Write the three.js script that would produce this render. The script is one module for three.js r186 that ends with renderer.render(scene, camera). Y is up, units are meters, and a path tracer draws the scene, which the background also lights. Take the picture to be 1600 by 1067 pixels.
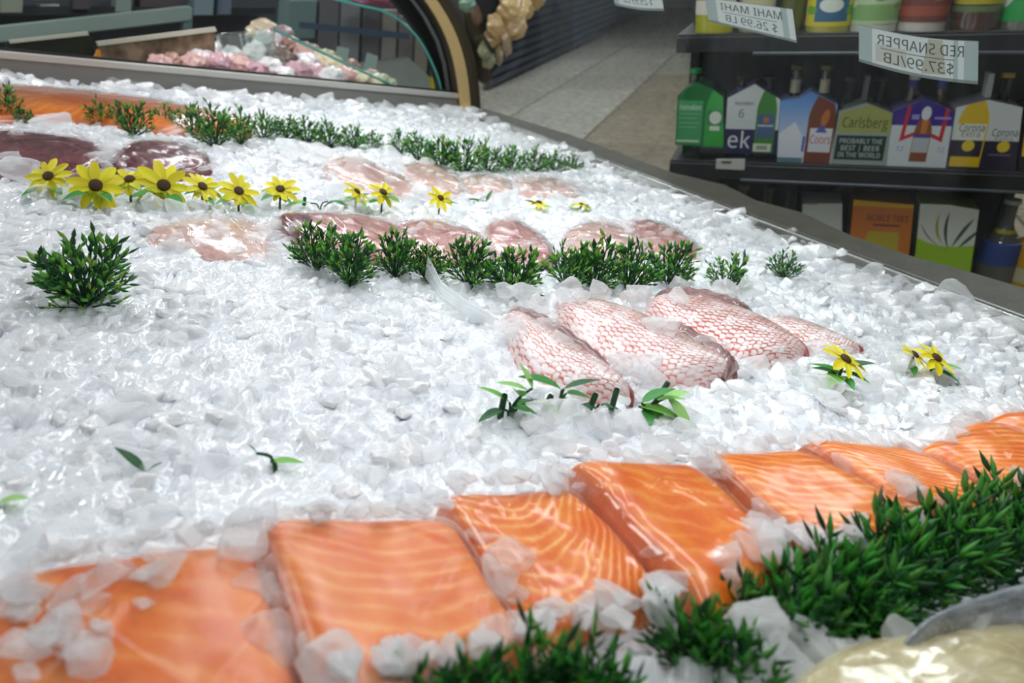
import * as THREE from 'three';
import { mergeGeometries, mergeVertices } from 'three/addons/utils/BufferGeometryUtils.js';
import { RoundedBoxGeometry } from 'three/addons/geometries/RoundedBoxGeometry.js';
import { RectAreaLightUniformsLib } from 'three/addons/lights/RectAreaLightUniformsLib.js';
import { createNoise2D, createNoise3D } from 'simplex-noise';

// ------------------------------------------------------------------ camera, light, exposure
const V3 = (x = 0, y = 0, z = 0) => new THREE.Vector3(x, y, z);
const scene = new THREE.Scene();
scene.background = new THREE.Color(0x0b0c0e);
const F = 1178, CX = 800, CY = 533.5;                 // focal length in pixels of the 1600 x 1067 frame
const EYE = V3(0, 1.35, 0);
// camera axes from the vanishing points: world x points to the customer's glass, -z along the glass into the picture
const camDown = V3(100, 2312, F).normalize();
const camV = V3(200 - CX, -30 - CY, F); camV.addScaledVector(camDown, -camV.dot(camDown)).normalize();
const camX = V3().crossVectors(camDown, camV); if (camX.x < 0) camX.negate();
const camU = camDown.clone().negate();
const toWorld = (c) => V3(c.dot(camX), c.dot(camU), -c.dot(camV));
const camera = new THREE.PerspectiveCamera(2 * Math.atan(CY / F) * 180 / Math.PI, 1600 / 1067, 0.02, 60);
camera.matrixAutoUpdate = true;
camera.position.copy(EYE);
camera.quaternion.setFromRotationMatrix(new THREE.Matrix4().makeBasis(toWorld(V3(1, 0, 0)), toWorld(V3(0, -1, 0)), toWorld(V3(0, 0, -1))));
camera.focus = 0.86;
camera.userData.fStop = 6.0;
scene.add(camera);

RectAreaLightUniformsLib.init();
const renderer = new THREE.WebGLRenderer({ antialias: true });
renderer.toneMapping = THREE.LinearToneMapping;
renderer.toneMappingExposure = 0.86;
renderer.shadowMap.enabled = true;
const CASE_LIGHT = 9, ROOM_LIGHT = 19.0;             // radiance of the case's lamps and of the shop's ceiling panels
const LAMP_WHITE = new THREE.Color(0.945, 0.975, 1.0);

// ------------------------------------------------------------------ helpers
function mulberry(a) { return () => { a |= 0; a = (a + 0x6d2b79f5) | 0; let t = Math.imul(a ^ (a >>> 15), 1 | a); t = (t + Math.imul(t ^ (t >>> 7), 61 | t)) ^ t; return ((t ^ (t >>> 14)) >>> 0) / 4294967296; }; }
const rng = mulberry(77), n2 = createNoise2D(mulberry(5)), n3 = createNoise3D(mulberry(6));
const rr = (a, b, r = rng) => a + (b - a) * r();
const clamp = (x, a = 0, b = 1) => Math.min(b, Math.max(a, x)), mix = (a, b, t) => a + (b - a) * t;
const sstep = (a, b, x) => { const t = clamp((x - a) / (b - a)); return t * t * (3 - 2 * t); };
const fbm = (x, y, o = 4) => { let s = 0, a = 0.5, f = 1; for (let i = 0; i < o; i++) { s += a * n2(x * f + i * 7.3, y * f - i * 3.1); a *= 0.5; f *= 2.03; } return s; };
const fbm3 = (x, y, z, o = 3) => { let s = 0, a = 0.5, f = 1; for (let i = 0; i < o; i++) { s += a * n3(x * f + i * 7.3, y * f - i * 3.1, z * f + i * 1.7); a *= 0.5; f *= 2.03; } return s; };
const taken = {};
function numbered(n) { const k = taken[n] = (taken[n] ?? -1) + 1; return k ? `${n}_${String(k).padStart(3, '0')}` : n; }
const ORD = ['first', 'second', 'third', 'fourth', 'fifth', 'sixth', 'seventh', 'eighth', 'ninth', 'tenth', 'eleventh', 'twelfth', 'thirteenth', 'fourteenth', 'fifteenth', 'sixteenth', 'seventeenth', 'eighteenth', 'nineteenth', 'twentieth', 'twenty-first', 'twenty-second', 'twenty-third', 'twenty-fourth', 'twenty-fifth', 'twenty-sixth', 'twenty-seventh', 'twenty-eighth'];
function tag(o, label, category, group, kind) { if (label) o.userData.label = label; if (category) o.userData.category = category; if (group) o.userData.group = group; if (kind) o.userData.kind = kind; return o; }
function thing(name, label, category, group) { const o = new THREE.Group(); o.name = numbered(name); scene.add(o); return tag(o, label, category, group); }
function part(parent, name, geo, mat, label) { const m = new THREE.Mesh(geo, mat); m.name = numbered(name); m.castShadow = m.receiveShadow = true; parent.add(m); if (label) m.userData.label = label; return m; }
function struct(name, geo, mat, label) { const m = new THREE.Mesh(geo, mat); m.name = numbered(name); m.castShadow = m.receiveShadow = true; scene.add(m); return tag(m, label, null, null, 'structure'); }
const sRGB = (r, g, b) => new THREE.Color().setRGB(r / 255, g / 255, b / 255, THREE.SRGBColorSpace);
const std = (c, roughness = 0.6, extra = {}) => new THREE.MeshStandardMaterial({ color: c, roughness, ...extra });
const phys = (c, roughness = 0.6, extra = {}) => new THREE.MeshPhysicalMaterial({ color: c, roughness, ...extra });
function tex(w, h, fn) {
  const d = new Uint8Array(w * h * 4);
  for (let y = 0; y < h; y++) for (let x = 0; x < w; x++) { const c = fn((x + 0.5) / w, (y + 0.5) / h), i = (y * w + x) * 4; d[i] = clamp(c[0], 0, 255); d[i + 1] = clamp(c[1], 0, 255); d[i + 2] = clamp(c[2], 0, 255); d[i + 3] = 255; }
  const t = new THREE.DataTexture(d, w, h); t.colorSpace = THREE.SRGBColorSpace; t.magFilter = t.minFilter = THREE.LinearFilter; t.wrapS = t.wrapT = THREE.RepeatWrapping; t.needsUpdate = true; return t;
}
function grey(w, h, fn) { const t = tex(w, h, (u, v) => { const g = fn(u, v) * 255; return [g, g, g]; }); t.colorSpace = THREE.NoColorSpace; return t; }
function canvasTex(w, h, draw) { const c = document.createElement('canvas'); c.width = w; c.height = h; const g = c.getContext('2d'); draw(g, w, h); const t = new THREE.CanvasTexture(c); t.colorSpace = THREE.SRGBColorSpace; return t; }
const mixc = (a, b, t) => [mix(a[0], b[0], t), mix(a[1], b[1], t), mix(a[2], b[2], t)];

// pixel -> ray (world direction with unit depth along the optical axis)
const ray = (px, py) => toWorld(V3((px - CX) / F, (py - CY) / F, 1));
const atDepth = (px, py, d) => ray(px, py).multiplyScalar(d).add(EYE);
// the ice bed: a plane that slopes down to the glass by 11.7 degrees
const TH = 11.7 * Math.PI / 180, H = 0.30;
const U = V3(Math.cos(TH), -Math.sin(TH), 0), N = V3(Math.sin(TH), Math.cos(TH), 0), V = V3(0, 0, -1);
const bedQ = new THREE.Quaternion().setFromRotationMatrix(new THREE.Matrix4().makeBasis(U, N, V.clone().negate()));
const bed = (px, py, h = 0) => { const r = ray(px, py), t = -(H - h) / r.dot(N); return [r.dot(U) * t, r.dot(V) * t]; };
const bedW = (u, v, h = 0) => EYE.clone().addScaledVector(U, u).addScaledVector(V, v).addScaledVector(N, h - H);
function onBed(o, u, v, h = 0, yaw = 0) { o.position.copy(bedW(u, v, h)); o.quaternion.copy(bedQ).multiply(new THREE.Quaternion().setFromAxisAngle(V3(0, 1, 0), yaw)); return o; }
const pxScale = (u, v, h = 0) => { const p = bedW(u, v, h).sub(EYE); const z = p.dot(ray(CX, CY)) / ray(CX, CY).lengthSq(); return z / F; };   // metres per pixel there

// line of the customer's glass and of the divider to the next case, both from the photograph
const railA = bed(742, 176, 0.02), railB = bed(1575, 492, 0.02), divA = bed(0, 100, 0.05);
const railU = (v) => mix(railA[0], railB[0], (v - railA[1]) / (railB[1] - railA[1]));
const divV = (u) => mix(divA[1], railA[1], (u - divA[0]) / (railA[0] - divA[0]));
const frameFrom = (o, x, y) => { const z = V3().crossVectors(x, y); return { o, x, y, z, q: new THREE.Quaternion().setFromRotationMatrix(new THREE.Matrix4().makeBasis(x, y, z)) }; };
const UP = V3(0, 1, 0);
function onPlane(px, py, pl) { const r = ray(px, py), t = pl.o.clone().sub(EYE).dot(pl.z) / r.dot(pl.z), p = r.multiplyScalar(t).add(EYE).sub(pl.o); return [p.dot(pl.x), p.dot(pl.y)]; }
const planeW = (pl, x, y, z = 0) => pl.o.clone().addScaledVector(pl.x, x).addScaledVector(pl.y, y).addScaledVector(pl.z, z);
// a plate cut to an outline given on a plane in the scene, with thickness (extending back) and a chamfer
function plate(pts, depth, bevel = 0) {
  const s = new THREE.Shape(pts.map((p) => new THREE.Vector2(p[0], p[1])));
  const g = new THREE.ExtrudeGeometry(s, { depth: Math.max(1e-4, depth - 2 * bevel), bevelEnabled: bevel > 0, bevelSize: bevel, bevelThickness: bevel, bevelOffset: -bevel, bevelSegments: 1, curveSegments: 8 });
  g.translate(0, 0, -depth + bevel);
  return g;
}
const centre = (pts) => { const b = pts.reduce((a, p) => [Math.min(a[0], p[0]), Math.max(a[1], p[0]), Math.min(a[2], p[1]), Math.max(a[3], p[1])], [1e9, -1e9, 1e9, -1e9]); return [(b[0] + b[1]) / 2, b[2], b[1] - b[0], b[3] - b[2]]; };
const box = (w, h, d, x = 0, y = 0, z = 0, r = 0.002) => { const g = new RoundedBoxGeometry(w, h, d, 1, Math.min(r, w / 3, h / 3, d / 3)); g.translate(x, y, z); return g; };
function bar(a, b, w, h, r = 0.002) {                 // a bar from a to b (world), h upright
  const d = b.clone().sub(a), L = d.length(), g = box(L, h, w, 0, 0, 0, r), x = d.normalize(), z = V3().crossVectors(x, UP).normalize(), y = V3().crossVectors(z, x);
  g.applyMatrix4(new THREE.Matrix4().makeBasis(x, y, z).setPosition(a.clone().add(b).multiplyScalar(0.5)));
  return g;
}
const xyz = (g) => { const p = g.attributes.position, uv = new Float32Array(p.count * 2); for (let i = 0; i < p.count; i++) { uv[2 * i] = p.getX(i); uv[2 * i + 1] = p.getZ(i) + p.getY(i); } g.setAttribute('uv', new THREE.BufferAttribute(uv, 2)); return g; };

// ------------------------------------------------------------------ the room
const FLOOR_Y = 0;
const floorAt = (px, py) => { const r = ray(px, py), t = (FLOOR_Y - EYE.y) / r.y; return EYE.clone().addScaledVector(r, t); };
const tA = V3(0.68, 0, -0.733).normalize(), tB = V3(tA.z, 0, -tA.x).multiplyScalar(-1);   // directions of the floor's joints; shelves follow them
{
  const concrete = tex(512, 512, (u, v) => { const a = fbm(u * 5, v * 5, 5), b = fbm(u * 40 + 9, v * 40, 2); const g = 186 + 24 * a + 4 * b; return [g * 1.0, g * 0.985, g * 0.94]; });
  const rough = grey(256, 256, (u, v) => 0.36 + 0.16 * fbm(u * 9 + 4, v * 9, 4));
  const mats = [0.92, 1.0, 1.06].map((k) => std(new THREE.Color(0.95 * k, 0.95 * k, 0.92 * k), 0.8, { map: concrete, roughnessMap: rough }));
  const brown = [1, 0.9].map((k) => std(new THREE.Color(0.72 * k, 0.64 * k, 0.54 * k), 0.8, { map: concrete, roughnessMap: rough }));
  const fl = thing('floor', null, null); tag(fl, 'grey stone tile floor of the shop beyond the glass', null, null, 'structure');
  part(fl, 'joint_bed', new THREE.BoxGeometry(17, 0.1, 22).translate(4.9, -0.056, -8.2), std(sRGB(84, 82, 76), 0.8));
  const o = floorAt(1000, 225), cellA = 1.28, cellB = 0.92, long = floorAt(917, 213);
  const offB = long.clone().sub(o).dot(tB);
  const geo = box(cellA - 0.02, 0.03, cellB - 0.02, 0, -0.015, 0, 0.004); xyz(geo);
  const q = new THREE.Quaternion().setFromRotationMatrix(new THREE.Matrix4().makeBasis(tA, UP, V3().crossVectors(tA, UP)));
  for (let i = -9; i < 14; i++) for (let j = -13; j < 14; j++) {
    const p = o.clone().addScaledVector(tA, (i + 0.5) * cellA).addScaledVector(tB, offB + (j + 0.5) * cellB);
    if (p.x < -3.2 || p.x > 13 || p.z > 2.4 || p.z < -18.2) continue;
    const m = part(fl, 'tile', geo, (j >= 0 && i < 3) ? brown[(i * 3 + j * 5 + 90) % 2] : mats[(i * 7 + j * 5 + 120) % 3]);
    m.position.copy(p); m.position.y = 0; m.quaternion.copy(q);
  }
  const paint = std(sRGB(196, 196, 190), 0.85), dark = std(sRGB(70, 70, 72), 0.8);
  struct('ceiling', new THREE.BoxGeometry(17.2, 0.12, 22.2).translate(4.9, 3.26, -8.2), paint);
  struct('wall_left', new THREE.BoxGeometry(0.15, 3.3, 22.2).translate(-3.4, 1.6, -8.2), dark);
  struct('wall_right', new THREE.BoxGeometry(0.15, 3.3, 22.2).translate(13.2, 1.6, -8.2), paint);
  struct('wall_back', new THREE.BoxGeometry(17.2, 3.3, 0.15).translate(4.9, 1.6, -19), dark);
  struct('wall_front', new THREE.BoxGeometry(17.2, 3.3, 0.15).translate(4.9, 1.6, 2.7), paint);
  // ceiling panels
  const glow = std(0xffffff, 0.6, { emissive: LAMP_WHITE, emissiveIntensity: 1.6 }), frame = std(sRGB(220, 220, 220), 0.5);
  let k = 0;
  for (const [x, z] of [[1.5, -1.2], [1.5, -4.6], [4.6, -2.4], [4.8, -6.2], [1.6, -8.2], [5.2, -10.2], [-1.6, -2], [-1.6, -5]]) {
    const l = thing('ceiling_light', `flat white ceiling light panel, ${ORD[k++]} one of the shop ceiling`, 'light', 'ceiling light panels'); l.position.set(x, 3.19, z);
    part(l, 'frame', mergeGeometries([box(1.3, 0.03, 0.03, 0, 0, 0.32), box(1.3, 0.03, 0.03, 0, 0, -0.32), box(0.03, 0.03, 0.62, 0.635, 0, 0), box(0.03, 0.03, 0.62, -0.635, 0, 0)]), frame);
    part(l, 'diffuser', box(1.22, 0.012, 0.6, 0, 0.004, 0), glow);
    const a = new THREE.RectAreaLight(LAMP_WHITE, ROOM_LIGHT, 1.2, 0.58); a.name = 'ceiling_light_lamp'; a.position.set(0, -0.012, 0); a.rotation.x = -Math.PI / 2; l.add(a);
  }
}

// ------------------------------------------------------------------ the fish case: well, rails, curved glass, post, lamps
const steel = std(sRGB(150, 150, 148), 0.32, { metalness: 0.85 });
const steelDark = std(sRGB(96, 95, 92), 0.42, { metalness: 0.6 });
const black = std(sRGB(18, 19, 22), 0.5);
const shadedSteel = std(sRGB(92, 82, 68), 0.38, { metalness: 0.7 });  // steel post's darker face, its shade put into the colour
const warmLitSteel = std(sRGB(232, 200, 142), 0.4, { metalness: 0.6 });  // same steel, its warm reflected light put into the colour
const U0 = -0.62, V0 = 0.10;
const dr = (p) => V3(U.x * p[0], 0, -p[1]);
const railWA = bedW(railA[0], railA[1], 0.02), railWB0 = bedW(railB[0], railB[1], 0.02);
const railDir = railWA.clone().sub(railWB0); const railWB = railWB0.clone().addScaledVector(railDir, 0.42);
railWB.copy(railWB0).addScaledVector(railDir, -0.4);
const rX = railWA.clone().sub(railWB).setY(0).normalize(), rOut = V3().crossVectors(rX, UP).normalize(); if (rOut.x < 0) rOut.negate();
const glassIn = (h) => (h > 0 ? 1.5 * Math.pow(h, 2.85) : 0);                           // how far the glass leans back at height h above the rail
const railYAt = (p) => { const t = p.clone().sub(railWB).dot(rX) / railWA.clone().sub(railWB).dot(rX); return mix(railWB.y, railWA.y, t); };
const glassF = (p) => p.clone().sub(railWB).dot(rOut) + glassIn(p.y - railYAt(p));
function onGlass(px, py, out = 0) { const r = ray(px, py); let a = 0.3, b = 5; for (let i = 0; i < 50; i++) { const m = (a + b) / 2, p = EYE.clone().addScaledVector(r, m); if (glassF(p) > out) b = m; else a = m; } return EYE.clone().addScaledVector(r, a); }
{
  const c = thing('fish_display_case', 'stainless steel fish display case holding crushed ice behind curved glass', 'display case');
  // well walls
  const nearL = bedW(U0 - 0.03, V0 - 0.06, 0.0), farL = bedW(U0 - 0.03, divV(U0) + 0.05, 0.0);
  const wallTo = (a, b, w, top, bottom) => { const A = a.clone(), B = b.clone(); A.y += top; B.y += top; const d = B.clone().sub(A).setY(0), L = d.length(), x = d.normalize(), z = V3().crossVectors(x, UP); const g = new THREE.BufferGeometry(); const P = []; const o = z.clone().multiplyScalar(w / 2);
    const c8 = [A.clone().sub(o), B.clone().sub(o), B.clone().add(o), A.clone().add(o)], f8 = c8.map((p) => V3(p.x, bottom, p.z));
    const quad = (p, q, r, s) => { for (const t of [p, q, r, p, r, s]) P.push(t.x, t.y, t.z); };
    quad(c8[3], c8[2], c8[1], c8[0]); quad(f8[0], f8[1], f8[2], f8[3]); for (let i = 0; i < 4; i++) quad(f8[(i + 1) % 4], f8[i], c8[i], c8[(i + 1) % 4]);
    g.setAttribute('position', new THREE.Float32BufferAttribute(P, 3)); g.computeVertexNormals(); return g; };
  part(c, 'staff_side_panel', wallTo(nearL, farL, 0.03, 0.03, 0.05), steel);
  const nearR = railWB.clone(); nearR.y -= 0.03;
  part(c, 'front_panel', wallTo(railWB.clone().addScaledVector(rOut, 0.012), railWA.clone().addScaledVector(rOut, 0.012), 0.02, -0.012, 0.05), steelDark);
  part(c, 'end_panel', wallTo(nearL, bedW(railU(V0), V0 - 0.06, 0), 0.03, -0.03, 0.05), steel);
  // well floor under the ice
  const wf = new THREE.BufferGeometry(), corners = [[U0, V0 - 0.05], [railU(V0) , V0 - 0.05], [railA[0], railA[1]], [U0, divV(U0)]].map((p) => bedW(p[0], p[1], -0.09));
  const pts = []; for (const k of [0, 1, 2, 0, 2, 3]) pts.push(...corners[k].toArray()); for (const k of [0, 2, 1, 0, 3, 2]) { const p = corners[k]; pts.push(p.x, p.y - 0.02, p.z); }
  wf.setAttribute('position', new THREE.Float32BufferAttribute(pts, 3)); wf.computeVertexNormals(); part(c, 'well_floor', wf, steel);
  // rail along the customer's glass: inner steel strip, dark gasket, light edge, then the stone ledge outside
  const along = (off, y, w, h, r) => bar(railWB.clone().addScaledVector(rOut, off).add(V3(0, y, 0)), railWA.clone().addScaledVector(rOut, off).add(V3(0, y, 0)), w, h, r);
  part(c, 'rail', along(-0.022, -0.022, 0.030, 0.05), steel);
  part(c, 'rail_lip', along(-0.006, 0.002, 0.005, 0.006, 0.001), std(sRGB(225, 228, 228), 0.25, { metalness: 0.7 }));
  part(c, 'gasket', along(0.001, 0.0, 0.008, 0.006, 0.001), black);
  part(c, 'glass_channel', along(0.008, 0.0, 0.006, 0.008, 0.001), steel);
  const ledgeTex = tex(256, 256, (u, v) => { const s = fbm(u * 60, v * 60, 2); const g = 66 + 12 * fbm(u * 6, v * 6, 3) + 24 * s; return [g, g * 0.96, g * 0.82]; });
  const ledgePts = []; const LN = 60, wob = [[742, 168], [890, 212], [1050, 270], [1130, 288], [1180, 312], [1250, 330], [1330, 366], [1420, 396], [1510, 420], [1600, 446], [1700, 480]];
  const ledgePlane = { o: railWA.clone().add(V3(0, -0.004, 0)), z: UP.clone() };
  const outer = wob.map(([x, y]) => { const r = ray(x, y), t = (ledgePlane.o.y - EYE.y) / r.y; const p = EYE.clone().addScaledVector(r, t); return p; });
  const ls = outer.map((p) => [p.clone().sub(railWB).dot(rX), Math.max(0.03, p.clone().sub(railWB).dot(rOut))]).sort((a, b) => a[0] - b[0]);
  ls.unshift([0, ls[0][1]]); const Lr = railWA.clone().sub(railWB).setY(0).length(); ls[ls.length - 1][0] = Math.max(ls[ls.length - 1][0], Lr);
  const lshape = [[0, 0.011], ...ls, [Lr, 0.011]].filter((p, i, a) => i === 0 || p[0] >= a[0][0]);
  const lg = new THREE.ExtrudeGeometry(new THREE.Shape(lshape.map((p) => new THREE.Vector2(p[0], p[1]))), { depth: 0.022, bevelEnabled: true, bevelSize: 0.003, bevelThickness: 0.003, bevelSegments: 2 });
  const lx = rX, ly = rOut, lz = V3().crossVectors(lx, ly);
  const lo = railWB.clone(); lo.y = railWA.y; 
  lg.applyMatrix4(new THREE.Matrix4().makeBasis(lx, ly, lz).setPosition(lo.clone().add(V3(0, lz.y > 0 ? -0.028 : 0.0, 0))));
  // follow the slope of the rail
  { const p = lg.attributes.position; for (let i = 0; i < p.count; i++) { const w = V3(p.getX(i), p.getY(i), p.getZ(i)); p.setY(i, w.y + railYAt(w) - railWA.y); } }
  xyz(lg); { const uv = lg.attributes.uv; for (let i = 0; i < uv.count; i++) uv.setXY(i, uv.getX(i) * 3, uv.getY(i) * 3); }
  part(c, 'stone_ledge', lg, std(0xffffff, 0.55, { map: ledgeTex }), 'speckled brown grey ledge outside the glass');
  // curved glass
  const HG = 0.66, NG = 26, gp = [], gi = [];
  for (let side = 0; side < 2; side++) for (let i = 0; i <= NG; i++) for (const e of [0, 1]) {
    const h = HG * i / NG, p = (e ? railWA : railWB).clone(); p.y += h + 0.001; p.addScaledVector(rOut, 0.001 - glassIn(h) + (side ? 0.006 : 0)); gp.push(p.x, p.y, p.z);
  }
  const S = (NG + 1) * 2;
  for (let i = 0; i < NG; i++) { const a = 2 * i; gi.push(a, a + 1, a + 3, a, a + 3, a + 2); const b = S + a; gi.push(b, b + 3, b + 1, b, b + 2, b + 3); gi.push(a, a + 2, b + 2, a, b + 2, b, a + 1, b + 1, b + 3, a + 1, b + 3, a + 3); }
  gi.push(0, S, S + 1, 0, S + 1, 1, 2 * NG, 2 * NG + 1, S + 2 * NG + 1, 2 * NG, S + 2 * NG + 1, S + 2 * NG);
  const gg = new THREE.BufferGeometry(); gg.setAttribute('position', new THREE.Float32BufferAttribute(gp, 3)); gg.setIndex(gi); gg.computeVertexNormals();
  part(c, 'curved_glass', gg, phys(new THREE.Color(0.93, 0.95, 0.94), 0.02, { transmission: 1, thickness: 0, ior: 1.5, specularIntensity: 0.14 }), 'clear curved front glass');
  // divider rail between this case and the next
  const dA = bedW(divA[0] - 0.5, divV(divA[0] - 0.5), 0.067), dB = bedW(railA[0] + 0.0, railA[1] + 0.01, 0.067);
  const dl = (off, y, w, h) => bar(dA.clone().add(V3(0, y, -off)), dB.clone().add(V3(0, y, -off)), w, h, 0.003);
  part(c, 'divider_wall', dl(0.02, -0.07, 0.03, 0.13), std(sRGB(128, 126, 122), 0.5, { metalness: 0.3 }));
  part(c, 'divider_rail', dl(0.02, 0.004, 0.042, 0.018), std(sRGB(196, 194, 188), 0.4, { metalness: 0.4 }));
  part(c, 'divider_seal', dl(0.036, 0.016, 0.012, 0.006), black);
  // post at the corner, following the glass
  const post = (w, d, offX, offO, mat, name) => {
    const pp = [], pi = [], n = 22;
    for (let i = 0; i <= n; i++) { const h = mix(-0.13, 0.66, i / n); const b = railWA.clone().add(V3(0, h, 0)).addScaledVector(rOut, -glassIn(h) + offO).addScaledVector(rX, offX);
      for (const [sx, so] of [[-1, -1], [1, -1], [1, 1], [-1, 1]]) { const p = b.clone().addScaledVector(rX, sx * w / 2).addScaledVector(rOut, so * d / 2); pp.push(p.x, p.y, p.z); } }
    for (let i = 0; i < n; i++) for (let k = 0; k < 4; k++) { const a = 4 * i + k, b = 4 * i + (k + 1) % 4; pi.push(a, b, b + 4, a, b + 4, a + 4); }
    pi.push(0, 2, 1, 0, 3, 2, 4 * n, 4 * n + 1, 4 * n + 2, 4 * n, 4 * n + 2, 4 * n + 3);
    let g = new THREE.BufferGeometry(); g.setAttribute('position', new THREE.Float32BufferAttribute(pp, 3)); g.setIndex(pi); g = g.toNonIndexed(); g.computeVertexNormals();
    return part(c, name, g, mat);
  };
  post(0.05, 0.085, 0.02, -0.02, shadedSteel, 'corner_post');
  post(0.012, 0.04, -0.0135, -0.0435, warmLitSteel, 'post_lit_face');  // strip added to paint the post's warm lit face; no separate trim
  // canopy with two lamp strips, above the frame
  const cy = railWA.y + 0.70;
  const cA = V3(0.38, cy, 0.4), cB = V3(0.38, cy, -3.0);
  part(c, 'canopy', bar(cA.clone().add(V3(0, 0.04, 0)), cB.clone().add(V3(0, 0.04, 0)), 0.62, 0.05, 0.008), steel);
  const glow = std(0xffffff, 0.5, { emissive: LAMP_WHITE, emissiveIntensity: 2.2 });
  for (const x of [0.2, 0.56]) {
    part(c, 'lamp_tube', bar(V3(x, cy + 0.004, 0.3), V3(x, cy + 0.004, -2.85), 0.06, 0.018, 0.004), glow);
    const a = new THREE.RectAreaLight(LAMP_WHITE, CASE_LIGHT, 0.06, 3.1); a.name = 'case_lamp'; a.position.set(x, cy - 0.012, -1.28); a.rotation.x = -Math.PI / 2; c.add(a);
  }
}

// ------------------------------------------------------------------ slabs: fish pieces laid on the ice
const foot = [];                                         // footprints, for the ice to keep clear of
const cat = (P, t) => { const n = P.length - 1, x = clamp(t) * n, i = Math.min(n - 1, Math.floor(x)), f = x - i; const g = (k) => P[clamp(k, 0, n)]; const a = g(i - 1), b = g(i), c = g(i + 1), d = g(i + 2);
  return [0, 1].map((k) => 0.5 * (2 * b[k] + (c[k] - a[k]) * f + (2 * a[k] - 5 * b[k] + 4 * c[k] - d[k]) * f * f + (3 * b[k] - a[k] - 3 * c[k] + d[k]) * f * f * f)); };
// L and R: outline of the top in pixels (t runs along both). Returns geometry about its own centre plus where that is.
function slab({ L, R, top = 0.02, ph = top, bottom = -0.03, ns = 44, nt = 60, ps = 7, pt = 7, bump = null, colour = null, keep = 0.006, inflate = 0, register = true, curve = true, cover = null }) {
  const lu = L.map((p) => bed(p[0], p[1], ph)), ru = R.map((p) => bed(p[0], p[1], ph));
  const lin = (P, t) => { const n = P.length - 1, x = clamp(t) * n, i = Math.min(n - 1, Math.floor(x)), f = x - i; return [mix(P[i][0], P[i + 1][0], f), mix(P[i][1], P[i + 1][1], f)]; };
  const at = curve ? cat : lin;
  const c = [0, 1].map((k) => (at(lu, 0.5)[k] + at(ru, 0.5)[k]) / 2);
  const pos = [], uv = [], col = [], idx = [];
  for (let j = 0; j <= nt; j++) for (let i = 0; i <= ns; i++) {
    const x = Math.sin((i / ns - 0.5) * Math.PI), y = Math.sin((j / nt - 0.5) * Math.PI);
    const s = (x + 1) / 2, t = (y + 1) / 2, a = at(lu, t), b = at(ru, t);
    const e = Math.pow(Math.max(0, 1 - Math.pow(Math.abs(x), ps)), 1 / ps) * Math.pow(Math.max(0, 1 - Math.pow(Math.abs(y), pt)), 1 / pt);
    let u = mix(a[0], b[0], s) - c[0], v = mix(a[1], b[1], s) - c[1];
    if (inflate) { const dx = mix(a[0], b[0], 0.5) - c[0], dv = mix(a[1], b[1], 0.5) - c[1]; u += inflate * x * Math.sign(b[0] - a[0]); v += inflate * y * (lu[0][1] > lu[lu.length - 1][1] ? -1 : 1); }
    let h = bottom + (top - bottom) * e;
    const w = sstep(0.2, 0.8, e); if (bump) h += bump(s, t, u + c[0], v + c[1]) * w;
    pos.push(u, h, -v); uv.push(s, t); if (colour) col.push(...colour(s, t, e));
  }
  const k = ns + 1; const flip = (() => { const a = lu[0], b = ru[0], d = lu[lu.length - 1]; return (b[0] - a[0]) * (d[1] - a[1]) - (b[1] - a[1]) * (d[0] - a[0]) > 0; })();
  for (let j = 0; j < nt; j++) for (let i = 0; i < ns; i++) { const a = j * k + i, q = flip ? [a, a + 1, a + k + 1, a, a + k + 1, a + k] : [a, a + k + 1, a + 1, a, a + k, a + k + 1]; idx.push(...q); }
  // closing face underneath
  const ring = []; for (let i = 0; i < ns; i++) ring.push(i); for (let j = 0; j < nt; j++) ring.push(j * k + ns); for (let i = ns; i > 0; i--) ring.push(nt * k + i); for (let j = nt; j > 0; j--) ring.push(j * k);
  const cc = pos.length / 3; pos.push(0, bottom, 0); uv.push(0.5, 0.5); if (colour) col.push(...colour(0.5, 0.5, 0));
  for (let i = 0; i < ring.length; i++) { const a = ring[i], b = ring[(i + 1) % ring.length]; idx.push(...(flip ? [cc, b, a] : [cc, a, b])); }
  const g = new THREE.BufferGeometry(); g.setAttribute('position', new THREE.Float32BufferAttribute(pos, 3)); g.setAttribute('uv', new THREE.Float32BufferAttribute(uv, 2)); if (colour) g.setAttribute('color', new THREE.Float32BufferAttribute(col, 3));
  g.setIndex(idx); g.computeVertexNormals();
  if (register) { const P = []; for (let i = 0; i <= 20; i++) P.push(at(lu, i / 20)); for (let i = 20; i >= 0; i--) P.push(at(ru, i / 20)); foot.push({ P, c, keep, top, cover, box: [Math.min(...P.map((p) => p[0])), Math.max(...P.map((p) => p[0])), Math.min(...P.map((p) => p[1])), Math.max(...P.map((p) => p[1]))] }); }
  return { g, u: c[0], v: c[1] };
}
const inside = (P, u, v) => { let r = false; for (let i = 0, j = P.length - 1; i < P.length; j = i++) { const a = P[i], b = P[j]; if ((a[1] > v) !== (b[1] > v) && u < (b[0] - a[0]) * (v - a[1]) / (b[1] - a[1]) + a[0]) r = !r; } return r; };
const edgeDist = (P, u, v) => { let d = 1e9; for (let i = 0, j = P.length - 1; i < P.length; j = i++) { const a = P[j], b = P[i], dx = b[0] - a[0], dy = b[1] - a[1], t = clamp(((u - a[0]) * dx + (v - a[1]) * dy) / (dx * dx + dy * dy + 1e-12)); d = Math.min(d, Math.hypot(u - a[0] - t * dx, v - a[1] - t * dy)); } return d; };
const inFoot = (u, v, pad = 0) => { for (const f of foot) { if (u < f.box[0] || u > f.box[1] || v < f.box[2] || v > f.box[3]) continue; if (inside(f.P, u, v) && edgeDist(f.P, u, v) > f.keep + pad) return f; } return null; };

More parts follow.
